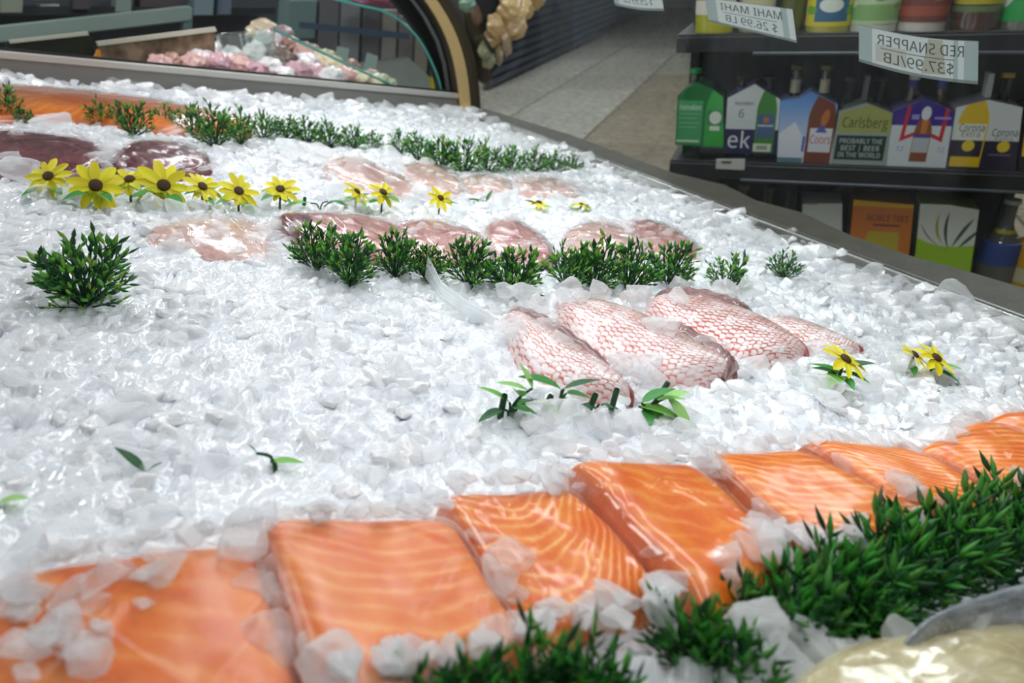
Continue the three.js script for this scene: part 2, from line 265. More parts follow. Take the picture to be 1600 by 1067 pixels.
const wrapMat = (rough, color = 0xffffff) => phys(color, rough, { transmission: 1, thickness: 0, ior: 1.45 });
const WRAP_CLEAR = wrapMat(0.14), WRAP_HAZY = wrapMat(0.34), WRAP_DULL = wrapMat(0.2); WRAP_DULL.specularIntensity = 0.5;
const wrinkle = (seed, amp, f = 1) => { const r = mulberry(Math.round(seed * 1000)), folds = Array.from({ length: 7 }, () => { const a = rr(-0.9, 0.9, r) + (r() < 0.3 ? 1.57 : 0); return [Math.cos(a), Math.sin(a), rr(-0.1, 0.1, r), rr(0.002, 0.005, r), rr(0.3, 1, r), rr(0, 40, r)]; });
  return (s, t, u, v) => { let h = 0.35 * n2(u * 11 * f + seed, v * 8 * f - seed); const x = (s - 0.5) * 0.16, y = (t - 0.5) * 0.2; for (const [c, d, o, w, k, e] of folds) { const q = x * c + y * d - o + 0.006 * n2(e, (y * c - x * d) * 12), m = clamp(0.5 + 1.3 * n2(e + 9, (y * c - x * d) * 14)); h += k * m * Math.exp(-q * q / (w * w * (1 / f))); } return amp * h + amp * 0.04 * n2(u * 60 * f, v * 45 * f + seed); }; };

// ---- salmon
function salmonTex(seed, { k = 9, a = 0.3, b = 1.2, s0 = 0.5, str = 0.5, seam = null, pink = 0 }) {
  return tex(512, 512, (s, t) => {
    const n = fbm(s * 3 + seed, t * 3 - seed, 4), f = fbm(s * 30 + seed, t * 30, 2);
    let c = mixc([222, 94, 6], [234, 128, 30], clamp(0.5 + n));
    c = mixc(c, [224, 126, 84], clamp(pink + 0.3 * fbm(s * 2 - seed * 3, t * 2 + 4, 3)));
    const d = seam ? s - (seam[0] + seam[1] * (t - 0.5)) : s - s0;
    const ph = k * (t + a * s + b * (seam ? -Math.abs(d) * 0.8 : d * d)) + 0.3 * n2(s * 2.5 + seed, t * 2.5) + 0.07 * n2(s * 12, t * 12 + seed);
    const w = Math.abs(ph - Math.round(ph)), line = Math.pow(clamp(1 - w * 3.2), 1.2) * clamp(0.75 + 0.5 * n2(s * 3 - seed, t * 4 + seed));
    c = mixc(c, [255, 205, 150], clamp(line * str)); c = mixc(c, [204, 112, 84], 0.75 * (1 - sstep(0.015, 0.06, Math.min(s, 1 - s))));
    if (seam) { const z = Math.exp(-Math.pow(d / 0.035, 2)); c = mixc(c, [206, 104, 84], 0.7 * z); const e2 = Math.exp(-Math.pow((Math.abs(d) - 0.05) / 0.012, 2)); c = mixc(c, [252, 196, 160], 0.5 * e2); }
    return [c[0] + 8 * f, c[1] + 10 * f, c[2] + 8 * f];
  });
}
const pxq = (...p) => p;
const salmon = [
  { where: 'leftmost in the front row, under hazy wrap', L: [[42, 868], [-90, 985], [-230, 1150]], R: [[394, 826], [440, 940], [512, 1150]], top: 0.022, tex: { k: 7, a: -0.5, b: 0.3, str: 0.35, pink: 0.2 }, wrap: 0.0042, hazy: true },
  { where: 'second from the left in the front row', L: [[398, 788], [436, 900], [505, 1100]], R: [[708, 792], [765, 880], [855, 1000]], top: 0.029, tex: { k: 11, a: -0.15, b: 0.6, str: 0.55, pink: 0.2 }, wrap: 0.0046, hazy: true },
  { where: 'third in the front row, with arched fat lines', L: [[684, 755], [750, 862], [812, 990]], R: [[890, 748], [965, 812], [1055, 905]], top: 0.024, tex: { k: 12, a: -0.2, b: 1.5, str: 0.85, seam: null, s0: 0.3 }, wrap: 0.0014 },
  { where: 'thickest of the front row, cut left side showing', L: [[886, 697], [985, 800], [1122, 930]], R: [[1084, 707], [1155, 768], [1252, 862]], top: 0.038, tex: { k: 8, a: -0.3, b: 0.5, str: 0.4, pink: 0.1 }, wrap: 0.0026, hazy: false },
  { where: 'fifth from the left in the front row', L: [[1092, 694], [1200, 778], [1322, 845]], R: [[1240, 690], [1350, 735], [1468, 798]], top: 0.032, tex: { k: 12, a: -0.4, b: 0.5, str: 0.8, pink: 0.1 }, wrap: 0.0009 },
  { where: 'sixth in the front row, with diagonal stripes', L: [[1246, 672], [1332, 722], [1440, 782]], R: [[1424, 688], [1504, 730], [1600, 775]], top: 0.032, tex: { k: 14, a: -0.45, b: 0.3, str: 0.95 }, wrap: 0.0016 },
  { where: 'seventh in the front row, at the right edge', L: [[1430, 687], [1522, 726], [1630, 772]], R: [[1530, 640], [1660, 688], [1780, 738]], top: 0.036, tex: { k: 13, a: -0.45, b: 0.3, str: 0.7 }, wrap: 0.0018 },
  { where: 'behind the right end of the front row', L: [[1536, 636], [1660, 684], [1760, 724]], R: [[1700, 612], [1800, 645], [1880, 680]], top: 0.036, tex: { k: 12, a: -0.4, b: 0.3, str: 0.6 }, wrap: 0.0016 },
];
salmon.forEach((d, i) => {
  const t = thing('salmon_fillet', `orange salmon fillet ${d.where}`, 'salmon', 'salmon fillets in the front row');
  const bumpy = (s, t2, u, v) => 0.0003 * fbm(u * 40 + i, v * 40, 3) + 0.003 * fbm(u * 8 + i * 3, v * 8, 2) - 0.006 * t2 * t2;
  const a = slab({ ...d, bump: bumpy, ps: 8, pt: 6, ns: 50, nt: 60, curve: false });
  onBed(t, a.u, a.v);
  part(t, 'flesh', a.g, phys(0xffffff, 0.38, { map: salmonTex(i * 3.7 + 1, d.tex), clearcoat: 0.2, clearcoatRoughness: 0.25 }));
  const w = slab({ ...d, top: d.top + 0.0035, bump: (s, t2, u, v) => bumpy(s, t2, u, v) + Math.max(-0.0015, wrinkle(i * 5.3 + 2, d.wrap)(s, t2, u, v)), ps: 6.5, pt: 5, ns: 90, nt: 100, register: false, inflate: 0.004, bottom: -0.01, curve: false });
  const m = part(t, 'plastic_wrap', w.g, d.hazy ? WRAP_HAZY : i > 3 ? WRAP_DULL : WRAP_CLEAR, 'clear plastic wrap'); m.position.set(w.u - a.u, 0, -(w.v - a.v));
});
{ // the whole side at the back
  const t = thing('salmon_fillet', 'long side of orange salmon under shiny wrap at the back left, behind the grass', 'salmon');
  const a = slab({ L: [[-90, 112], [120, 132], [250, 148], [392, 184]], R: [[-90, 166], [100, 166], [250, 182], [396, 192]], top: 0.03, bump: (s, t2, u, v) => 0.003 * fbm(u * 12, v * 12, 3), ps: 3, pt: 6, cover: 0 });
  onBed(t, a.u, a.v); part(t, 'flesh', a.g, phys(0xffffff, 0.3, { map: salmonTex(44, { k: 26, a: 0.2, b: 0.2, str: 0.5 }), clearcoat: 1, clearcoatRoughness: 0.12 }));
  const w = slab({ L: [[-90, 112], [120, 132], [250, 148], [392, 184]], R: [[-90, 166], [100, 166], [250, 182], [396, 192]], top: 0.033, bump: wrinkle(3, 0.003, 1.4), ps: 3, pt: 6, register: false, ns: 70, nt: 160, bottom: -0.01 });
  part(t, 'plastic_wrap', w.g, WRAP_CLEAR, 'clear shiny plastic wrap');
}
// ---- snapper: scales in relief, red-edged on white, darker along the back
function snapperFn(seed, nsc, ntc, tone) {
  const cell = (s0, t0) => { const s = s0 + 0.008 * n2(s0 * 8 + seed, t0 * 10), t = t0 + 0.006 * n2(s0 * 9 - seed, t0 * 12 + 3); const y = t * ntc, j = Math.floor(y); let best = -1, hx = 0, e = 0, sx = 0;           // overlapping rows of scales; the free edge faces growing t
    for (let k = 0; k <= 1; k++) { const row = j - k, x = s * nsc + 0.5 * (((row % 2) + 2) % 2) + 0.25 * n2(row * 0.7 + seed, s * 3), i = Math.floor(x), dx = x - i - 0.5, dy = y - row; const r = Math.hypot(dx * 1.5, Math.max(0, dy - 0.55) * 1.25);
      if (r < 0.8 && dy > best) { if (k === 0 || best < 0) { best = dy; hx = i * 17 + row * 31; e = r; sx = dx; } } }
    return [best < 0 ? 0 : best, hx, e, sx]; };
  return { bump: (s, t) => { const [d, , e] = cell(s, t); return 0.0011 * (d * 0.7 - e * 0.4) + 0.0008 * fbm(s * 6 + seed, t * 9, 2); },
    colour: (s, t, e0) => { const [d, h, e, sx] = cell(s, t), n = n2(h * 0.37 + seed, h * 0.11), back = sstep(0.42, 0.85, s + 0.1 * n2(t * 5 + seed, s * 3)), m = fbm(s * 4 + seed, t * 5, 3);
      let c = mixc([0.9, 0.86, 0.86], [0.7, 0.6, 0.57], clamp(0.3 + 0.7 * m + 0.3 * n)); const red = 1.45 * tone * (0.35 + 0.75 * sstep(-0.15, 0.35, sx)) * sstep(0.36, 0.66, e) * clamp(0.75 + 0.9 * m + 0.5 * n + 0.25 * fbm(s * 30, t * 40, 2));
      c = mixc(c, [0.56, 0.05, 0.03], clamp(red)); c = mixc(c, mixc([0.42, 0.3, 0.24], [0.4, 0.09, 0.06], clamp(red * 1.2)), 0.8 * back);
      return mixc(c, [0.7, 0.4, 0.37], 0.5 * (1 - sstep(0.3, 0.8, e0))); } };
}
const fishMat = phys(0xffffff, 0.36, { vertexColors: true, clearcoat: 0.35, clearcoatRoughness: 0.2 });
const snap = [
  ['nearest to the leaf sprigs, leftmost of the four snapper', [[784, 488], [800, 535], [850, 582], [912, 602], [986, 607]], [[800, 474], [850, 502], [908, 540], [955, 570], [992, 602]], 15, 26, 0.024],
  ['long one second from the left of the four snapper', [[864, 472], [905, 522], [962, 562], [1052, 584], [1150, 572]], [[888, 454], [960, 468], [1042, 498], [1098, 534], [1154, 566]], 18, 34, 0.026],
  ['densely red scaled, third from the left of the four snapper', [[1008, 460], [1050, 512], [1112, 542], [1182, 554], [1256, 546]], [[1030, 452], [1100, 460], [1172, 478], [1232, 510], [1266, 538]], 18, 30, 0.024],
  ['pale one half buried at the right of the four snapper', [[1190, 498], [1225, 530], [1272, 547], [1310, 550], [1346, 545]], [[1195, 487], [1242, 490], [1292, 508], [1325, 525], [1350, 538]], 12, 26, 0.014],
];
snap.forEach(([where, L, R, a1, b1, top], i) => {
  const t = thing('snapper_fillet', `red and white scaled snapper, ${where}`, 'fish', 'snapper fillets'); const f = snapperFn(i * 9.1 + 3, a1, b1, [1, 1, 1.7, 1][i]);
  const a = slab({ L, R, top, ph: top * 0.5, ps: 2.4, pt: 3.2, ns: 150, nt: 260, bump: f.bump, colour: f.colour, bottom: -0.02, keep: 0.004 });
  onBed(t, a.u, a.v); part(t, 'scaled_skin', a.g, fishMat);
  if (i < 3) { const k0 = [0, 2, 0][i], k1 = [3, 4, 2][i], RR = R.slice(k0, k1 + 1), rg = slab({ L: RR.map((p) => [p[0] - [12, 14, 16][i], p[1] + [10, 9, 10][i]]), R: RR.map((p) => [p[0] + 9, p[1] - 7]), top: top * 0.92, ph: top * 0.6, ps: 1.7, pt: 2.5, ns: 14, nt: 40, bottom: 0, bump: (a2, b2) => 0.0012 * Math.sin(b2 * 130), register: false }); const m2 = part(t, 'dorsal_ridge', rg.g, phys(0xffffff, 0.4, { map: meatTex(50 + i, [112, 82, 82], [150, 112, 110], [186, 150, 146]), clearcoat: 0.5 }), 'dark mauve ridge along the back'); m2.position.set(rg.u - a.u, 0, -(rg.v - a.v)); }
  const flesh = slab({ L: L.map((p, k) => [mix(p[0], R[k][0], 0.72) + 6, mix(p[1], R[k][1], 0.72) + 4]), R: R.map((p) => [p[0] + 5, p[1] + 1]), top: top * 0.5, ph: top * 0.5, ps: 2.5, pt: 4, bottom: -0.015, register: false, ns: 16, nt: 30 });
  const m = part(t, 'cut_flesh', flesh.g, phys(sRGB(150, 70, 66), 0.3, { clearcoat: 0.6 }), 'dark pink cut edge'); m.position.set(flesh.u - a.u, 0, -(flesh.v - a.v));
});
// ---- other wrapped fish
function meatTex(seed, c0, c1, c2, f = 1) { return tex(256, 256, (s, t) => { const n = fbm(s * 3 * f + seed, t * 3 * f, 4), q = fbm(s * 9 * f - seed, t * 3 * f + seed, 4), w = Math.pow(1 - Math.abs(n2(s * 7 * f + n * 2 + seed, t * 16 * f + n * 3)), 6); return mixc(mixc(c0, c1, clamp(0.5 + n * 1.1 + q * 0.4)), c2, 0.75 * w); }); }
const DARK = [[84, 24, 34], [126, 54, 66], [184, 130, 142]], PINK = [[206, 160, 150], [222, 186, 176], [238, 216, 210]], ROSE = [[176, 100, 98], [206, 150, 144], [238, 222, 220]];
const fishes = [
  ['tuna_loin', 'dark red wrapped tuna loin cut off by the left edge of the photo', 'tuna', DARK, [[-70, 192], [70, 205], [140, 218], [166, 242]], [[-70, 266], [50, 264], [120, 264], [168, 256]], 0.026, 0.003],
  ['tuna_loin', 'dark red tuna loin lying on the ice behind the yellow flowers', 'tuna', DARK, [[172, 242], [220, 218], [282, 222], [332, 246]], [[178, 254], [215, 266], [272, 268], [334, 262]], 0.03, 0.002],
  ['fish_fillet', 'pale pink wrapped fillet with a brown rim behind the two joined yellow flowers', 'fish', PINK, [[504, 252], [545, 243], [602, 262], [652, 288]], [[508, 270], [556, 286], [606, 304], [654, 300]], 0.022, 0.003],
  ['fish_fillet', 'pale pink fillet behind the lone small yellow flower, left of two flat ones', 'fish', PINK, [[622, 255], [662, 250], [704, 266], [724, 290]], [[640, 288], [668, 298], [702, 303], [724, 298]], 0.02, 0.002],
  ['fish_fillet', 'flat pale pink fillet sunk in ice, right of the lone small yellow flower', 'fish', PINK, [[716, 276], [762, 270], [802, 282]], [[720, 300], [762, 304], [802, 304]], 0.01, 0.002],
  ['fish_fillet', 'flat pink fillet sunk in ice at the right end of the back fillets', 'fish', PINK, [[800, 276], [852, 273], [908, 290]], [[806, 302], [852, 304], [912, 304]], 0.008, 0.002],
  ['fish_fillet', 'pink fillet half under ice and wrap, right of the single grass tuft', 'fish', PINK, [[225, 350], [300, 336], [372, 336], [428, 352]], [[232, 378], [302, 388], [372, 398], [428, 402]], 0.007, 0.003],
  ['fish_fillet', 'wrapped pink fillet with dark red end behind the leftmost grass tufts of the middle row', 'fish', ROSE, [[432, 336], [500, 328], [582, 336], [652, 362]], [[436, 352], [500, 388], [582, 398], [656, 398]], 0.026, 0.003],
  ['fish_fillet', 'pink fillet with white fat lines, second from the left behind the middle grass row', 'fish', ROSE, [[604, 346], [672, 340], [732, 356], [768, 386]], [[612, 388], [672, 402], [732, 404], [768, 400]], 0.024, 0.002],
  ['fish_fillet', 'pink fillet with white fat lines, third from the left behind the middle grass row', 'fish', ROSE, [[752, 350], [792, 338], [832, 356], [868, 392]], [[756, 382], [792, 402], [832, 408], [870, 404]], 0.022, 0.002],
  ['fish_fillet', 'pale pink fillet, fourth from the left behind the middle grass row', 'fish', PINK, [[880, 356], [932, 342], [982, 356], [1014, 378]], [[882, 388], [932, 398], [982, 398], [1014, 392]], 0.02, 0.002],
  ['fish_fillet', 'pinkish brown fillet at the right end behind the middle grass row', 'fish', ROSE, [[970, 350], [1012, 340], [1052, 356], [1090, 382]], [[976, 378], [1012, 390], [1052, 397], [1092, 394]], 0.022, 0.002],
];
fishes.forEach(([name, label, cat_, pal, L, R, top, wr], i) => {
  const t = thing(name, label, cat_, name === 'tuna_loin' ? 'tuna loins' : 'fish fillets in the back rows');
  top *= 0.72; const a = slab({ L, R, top, ph: top * 0.6, ps: 3.2, pt: 4, ns: 60, nt: 80, bump: (s, q, u, v) => 0.004 * fbm(u * 18 + i, v * 18, 4), bottom: -0.02, keep: 0.008, cover: [0.02, 0.01, 0.06, 0.12, 0.45, 0.5, 0.4, 0.04, 0.1, 0.12, 0.2, 0.12][i] });
  onBed(t, a.u, a.v); part(t, 'flesh', a.g, phys(0xffffff, 0.32, { map: meatTex(i * 4.1 + 2, ...pal), clearcoat: 0.7, clearcoatRoughness: 0.15 }));
  const w = slab({ L, R, top: top + 0.003, ph: top * 0.6, ps: 3, pt: 3.4, ns: 70, nt: 90, bump: wrinkle(i * 7.7, wr, 1.6), bottom: -0.008, register: false, inflate: 0.006 });
  const m = part(t, 'plastic_wrap', w.g, WRAP_CLEAR, 'clear plastic wrap'); m.position.set(w.u - a.u, 0, -(w.v - a.v));
  if (i === 7) { const d = slab({ L: [[433, 338], [455, 332], [490, 332]], R: [[438, 352], [470, 372], [505, 378]], top: top + 0.002, ph: top * 0.6, ps: 2.6, pt: 2.6, ns: 24, nt: 24, bottom: 0, register: false }); const dm = part(t, 'dark_end', d.g, phys(0xffffff, 0.3, { map: meatTex(71, ...DARK), clearcoat: 0.8 }), 'dark red bloodline end'); dm.position.set(d.u - a.u, 0, -(d.v - a.v)); }
});
{ // pale piece in the lower right corner, with a grey rounded side
  const t = thing('fish_fillet', 'pale beige wrapped fillet with a grey rounded side, in the lower right corner', 'fish');
  const P = { L: [[1225, 1040], [1340, 976], [1462, 952], [1640, 926]], R: [[1200, 1160], [1340, 1160], [1480, 1150], [1700, 1130]] };
  const a = slab({ ...P, top: 0.035, ps: 4, pt: 5, bump: (s, q, u, v) => 0.002 * fbm(u * 20, v * 20, 3) });
  onBed(t, a.u, a.v); part(t, 'flesh', a.g, phys(0xffffff, 0.35, { map: meatTex(31, [178, 166, 122], [198, 188, 150], [220, 214, 188], 0.6), clearcoat: 0.6 }));
  const w = slab({ ...P, top: 0.039, ps: 4, pt: 5, bump: wrinkle(12, 0.004), register: false, ns: 70, nt: 70 }); const m = part(t, 'plastic_wrap', w.g, WRAP_CLEAR, 'clear plastic wrap'); m.position.set(w.u - a.u, 0, -(w.v - a.v));
  const s = slab({ L: [[1400, 975], [1500, 922], [1660, 862]], R: [[1440, 992], [1510, 966], [1680, 926]], top: 0.046, ps: 2.2, pt: 4, register: true, ns: 24, nt: 40, bump: (q, r, u, v) => 0.001 * fbm(u * 30, v * 30, 2) });
  const sm = part(t, 'grey_side', s.g, phys(0xffffff, 0.3, { map: meatTex(8, [104, 110, 114], [146, 152, 156], [190, 196, 200]), clearcoat: 0.7 }), 'grey rounded side'); sm.position.set(s.u - a.u, 0, -(s.v - a.v));
}

// ------------------------------------------------------------------ crushed ice
const iceH = (u, v) => 0.007 * fbm(u * 3.1 + 2, v * 3.1, 3) + 0.02 * sstep(0.12, 0.0, divV(u) - v) + 0.008 * sstep(0.08, 0.0, railU(v) - u);
const iceBump = grey(256, 256, (u, v) => 0.5 + 0.3 * fbm(u * 9, v * 9, 4) + 0.25 * Math.abs(n2(u * 23, v * 23)));
const ICE = phys(new THREE.Color(0.955, 0.97, 0.985), 0.4, { ior: 1.31, clearcoat: 1, clearcoatRoughness: 0.08, bumpMap: iceBump, bumpScale: 0.0008 });
const ICE_BED = phys(new THREE.Color(0.86, 0.898, 0.94), 0.35, { ior: 1.31, clearcoat: 1, clearcoatRoughness: 0.08, bumpMap: iceBump, bumpScale: 0.0016 });
const ICE_GLASSY = phys(new THREE.Color(0.985, 0.99, 0.996), 0.5, { ior: 1.31, transmission: 0.84, thickness: 0, clearcoat: 1, clearcoatRoughness: 0.07, bumpMap: iceBump, bumpScale: 0.0008 });
const ICE_CLEAR = phys(new THREE.Color(0.965, 0.98, 0.99), 0.5, { ior: 1.31, transmission: 0.74, thickness: 0, clearcoat: 1, clearcoatRoughness: 0.06, bumpMap: iceBump, bumpScale: 0.0008 });
const ICE_MELT = phys(new THREE.Color(0.985, 0.99, 0.995), 0.42, { ior: 1.31, transmission: 0.86, thickness: 0, clearcoat: 1, clearcoatRoughness: 0.05, bumpMap: iceBump, bumpScale: 0.0008 });
function lump(seed, detail, flat) {                       // a broken chip of ice: a ball cut by planes, edges worn round
  const r = mulberry(seed), pl = []; const n = 9 + Math.floor(r() * 5);
  for (let i = 0; i < n; i++) { const y = 1 - 2 * (i + 0.5) / n, a = i * 2.4 + r() * 1.4, q = Math.sqrt(1 - y * y); pl.push([V3(q * Math.cos(a), y + rr(-0.25, 0.25, r), q * Math.sin(a)).normalize(), rr(0.62, 0.95, r)]); }
  let g = new THREE.IcosahedronGeometry(1, detail); g.deleteAttribute('uv'); g.deleteAttribute('normal'); g = mergeVertices(g, 1e-4);
  const p = g.attributes.position, d = V3();
  for (let i = 0; i < p.count; i++) { d.fromBufferAttribute(p, i).normalize(); let s = 0; for (const [m, o] of pl) { const k = d.dot(m); if (k > 0.05) s += Math.pow(k / o, 22); } let R = Math.pow(s, -1 / 22); R *= 1 + 0.07 * fbm3(d.x * 1.8 + seed, d.y * 1.8, d.z * 1.8, 2) + 0.05 * Math.abs(fbm3(d.x * 5 + seed, d.y * 5, d.z * 5, 3)); d.multiplyScalar(R); p.setXYZ(i, d.x, d.y * flat, d.z * rr(1, 1, r)); }
  g.computeVertexNormals(); { const q = new Float32Array(p.count * 2); for (let i = 0; i < p.count; i++) { q[2 * i] = p.getX(i) * 0.35 + p.getY(i) * 0.2; q[2 * i + 1] = p.getZ(i) * 0.35 - p.getY(i) * 0.23; } g.setAttribute('uv', new THREE.BufferAttribute(q, 2)); } return g;
}
{
  const ice = thing('crushed_ice', 'bed of white crushed ice filling the fish display case', 'ice'); ice.userData.kind = 'stuff';
  // packed body of the bed
  const nu = 480, nv = 720, pos = [], idx = [], cellN = (u, v, f, s) => { // faceted lumps: height of the nearest tilted cell
    const x = u / f, y = v / f, ix = Math.floor(x), iy = Math.floor(y); let b = 9, h = 0;
    for (let i = -1; i < 2; i++) for (let j = -1; j < 2; j++) { const cx = ix + i, cy = iy + j, r = mulberry(cx * 7349 + cy * 9151 + s), px = cx + r(), py = cy + r(), dx = x - px, dy = y - py, d = dx * dx + dy * dy; if (d < b) { b = d; h = (r() - 0.5) + (r() - 0.5) * 1.3 * dx + (r() - 0.5) * 1.3 * dy; } }
    return h - 0.5 * b; };
  for (let j = 0; j <= nv; j++) for (let i = 0; i <= nu; i++) {
    const t = j / nv, s = i / nu, vv = mix(V0, 2.7, t), uMax = railU(vv) - 0.02, u = mix(U0, uMax, s), v = Math.min(vv, divV(u) - 0.002 + 0.0 * s);
    let h = iceH(u, v) - 0.004 + 0.0075 * cellN(u + 0.006 * n2(u * 60, v * 60), v + 0.006 * n2(u * 60 + 9, v * 60), 0.021, 11) + 0.0028 * cellN(u, v, 0.009, 4) + 0.001 * fbm(u * 110, v * 110, 2);
    if (inFoot(u, v, 0.004)) h -= 0.02;
    pos.push(u, h, -v);
  }
  const k = nu + 1; for (let j = 0; j < nv; j++) for (let i = 0; i < nu; i++) { const a = j * k + i; idx.push(a, a + 1, a + k + 1, a, a + k + 1, a + k); }
  const g = new THREE.BufferGeometry(); g.setAttribute('position', new THREE.Float32BufferAttribute(pos, 3)); { const uv = new Float32Array(pos.length / 3 * 2); for (let i = 0; i < uv.length / 2; i++) { uv[2 * i] = pos[3 * i] * 11; uv[2 * i + 1] = pos[3 * i + 2] * 11; } g.setAttribute('uv', new THREE.BufferAttribute(uv, 2)); } g.setIndex(idx); g.computeVertexNormals();
  onBed(ice, 0, 0); part(ice, 'packed_ice', g, ICE_BED).userData.kind = 'stuff';
  // loose chips on top
  const keepR = mulberry(31), KINDS = 10, lists = Array.from({ length: KINDS }, () => []), r = mulberry(991), q = new THREE.Quaternion(), e = new THREE.Euler();
  for (let i = 0; i < 16000; i++) {
    const v = mix(V0, 2.68, r()), u = mix(U0, railU(v) - 0.012, r()); const a = r(), b = r(), c = r(), d = r(), f = r(), g2 = r();
    if (v > divV(u) - 0.012 || inFoot(u, v, 0.003)) continue;
    const near = 0.5 + 0.5 * n2(u * 5, v * 5), edge = Math.max(sstep(0.25, 0.02, railU(v) - u), sstep(0.25, 0.02, divV(u) - v));
    if (keepR() > Math.max(edge, mix(0.2, 0.65, sstep(0.35, 0.7, near)), sstep(0.3, 0.36, u) * sstep(0.75, 0.65, v))) continue;
    const size = mix(0.006, 0.015, a * a) * (1 + 0.5 * edge) * (0.85 + 0.3 * near);
    e.set((b - 0.5) * 1.2, c * 6.28, (d - 0.5) * 1.2); q.setFromEuler(e);
    lists[Math.floor(f * KINDS)].push(new THREE.Matrix4().compose(V3(u, iceH(u, v) - size * mix(0.5, 0.1, edge) + (g2 - 0.5) * 0.004 + 0.004 * edge, -v), q, V3(size * mix(0.9, 1.5, g2), size * mix(0.7, 1.1, b), size)));
  }
  const wet = Array.from({ length: 4 }, () => []);
  foot.forEach((f, fi) => { const [u0, u1, v0, v1] = f.box, small = v0 > 0.75, count = f.cover === 0 ? 0 : small ? Math.round((u1 - u0) * (v1 - v0) * 2400) + 6 : 22;
    for (let i = 0; i < count; i++) { const u = mix(u0 - 0.01, u1 + 0.01, r()), v = mix(v0 - 0.01, v1 + 0.01, r()), a = r(), b = r(), c = r(); if (u > railU(v) - 0.02) continue; const d = edgeDist(f.P, u, v), inn = inside(f.P, u, v); if (inn && d > (small ? 0.016 : 0.010) && (!small || b > (f.cover ?? 0.1))) continue; if (!inn && d > 0.012) continue;
      const size = mix(0.006, small ? 0.012 : 0.015, a); e.set((a - 0.5) * 0.9, c * 6.28, (b - 0.5) * 0.9); q.setFromEuler(e); wet[Math.floor(c * 4)].push(new THREE.Matrix4().compose(V3(u, iceH(u, v) * 0.5 + (inn ? f.top * mix(0.55, 0.98, sstep(0, 0.016, d)) : 0.002), -v), q, V3(size * 1.25, size * 0.6, size))); } });
  wet.forEach((m, i) => { const im = new THREE.InstancedMesh(lump(420 + i, 5, 0.8), ICE_MELT, m.length); im.name = numbered('wet_ice_chips'); im.castShadow = im.receiveShadow = true; im.userData.kind = 'stuff'; m.forEach((x, k2) => im.setMatrixAt(k2, x)); ice.add(im); });
  lists.forEach((m, i) => { const im = new THREE.InstancedMesh(lump(300 + i, 5, 0.85), i < 4 ? ICE : ICE_GLASSY, m.length); im.name = numbered('ice_chips'); im.castShadow = im.receiveShadow = true; im.userData.kind = 'stuff'; m.forEach((x, k2) => im.setMatrixAt(k2, x)); ice.add(im); });
}


// ------------------------------------------------------------------ plastic grass tufts
function tube(points, r0, r1, seg, sides, out) {          // a tapered tube, written into out {p, i, c}
  const base = out.p.length / 3, c = new THREE.CatmullRomCurve3(points), d = V3(), a = V3(), b = V3();
  for (let i = 0; i <= seg; i++) { const t = i / seg, q = c.getPoint(t); c.getTangent(t, d); a.set(0.31, 0.2, 0.93).cross(d).normalize(); b.crossVectors(d, a); const r = mix(r0, r1, t);
    for (let k = 0; k < sides; k++) { const w = k / sides * Math.PI * 2; out.p.push(q.x + r * (a.x * Math.cos(w) + b.x * Math.sin(w)), q.y + r * (a.y * Math.cos(w) + b.y * Math.sin(w)), q.z + r * (a.z * Math.cos(w) + b.z * Math.sin(w))); out.c.push(...out.col); } }
  for (let i = 0; i < seg; i++) for (let k = 0; k < sides; k++) { const m = base + i * sides + k, n = base + i * sides + (k + 1) % sides; out.i.push(m, n, n + sides, m, n + sides, m + sides); }
}
function bud(o, dir, len, rad, out) {                       // a pointed spindle leaf
  const prof = [[0, 0.12], [0.22, 0.75], [0.42, 1], [0.68, 0.62], [0.86, 0.24], [1, 0]], sides = 5, base = out.p.length / 3, a = V3(0.3, 0.1, 0.9).cross(dir).normalize(), b = V3().crossVectors(dir, a);
  for (const [t, r] of prof) for (let k = 0; k < sides; k++) { const w = k / sides * 6.2832, x = Math.cos(w) * rad * r, y = Math.sin(w) * rad * r * 0.62; out.p.push(o.x + dir.x * len * t + a.x * x + b.x * y, o.y + dir.y * len * t + a.y * x + b.y * y, o.z + dir.z * len * t + a.z * x + b.z * y); out.c.push(...out.col); }
  for (let i = 0; i < prof.length - 1; i++) for (let k = 0; k < sides; k++) { const m = base + i * sides + k, n = base + i * sides + (k + 1) % sides; out.i.push(m, n, n + sides, m, n + sides, m + sides); }
}
const finish = (o) => { const g = new THREE.BufferGeometry(); g.setAttribute('position', new THREE.Float32BufferAttribute(o.p, 3)); g.setAttribute('color', new THREE.Float32BufferAttribute(o.c, 3)); g.setIndex(o.i); g.computeVertexNormals(); return g; };
const lin = (r, g, b) => sRGB(r, g, b).toArray();
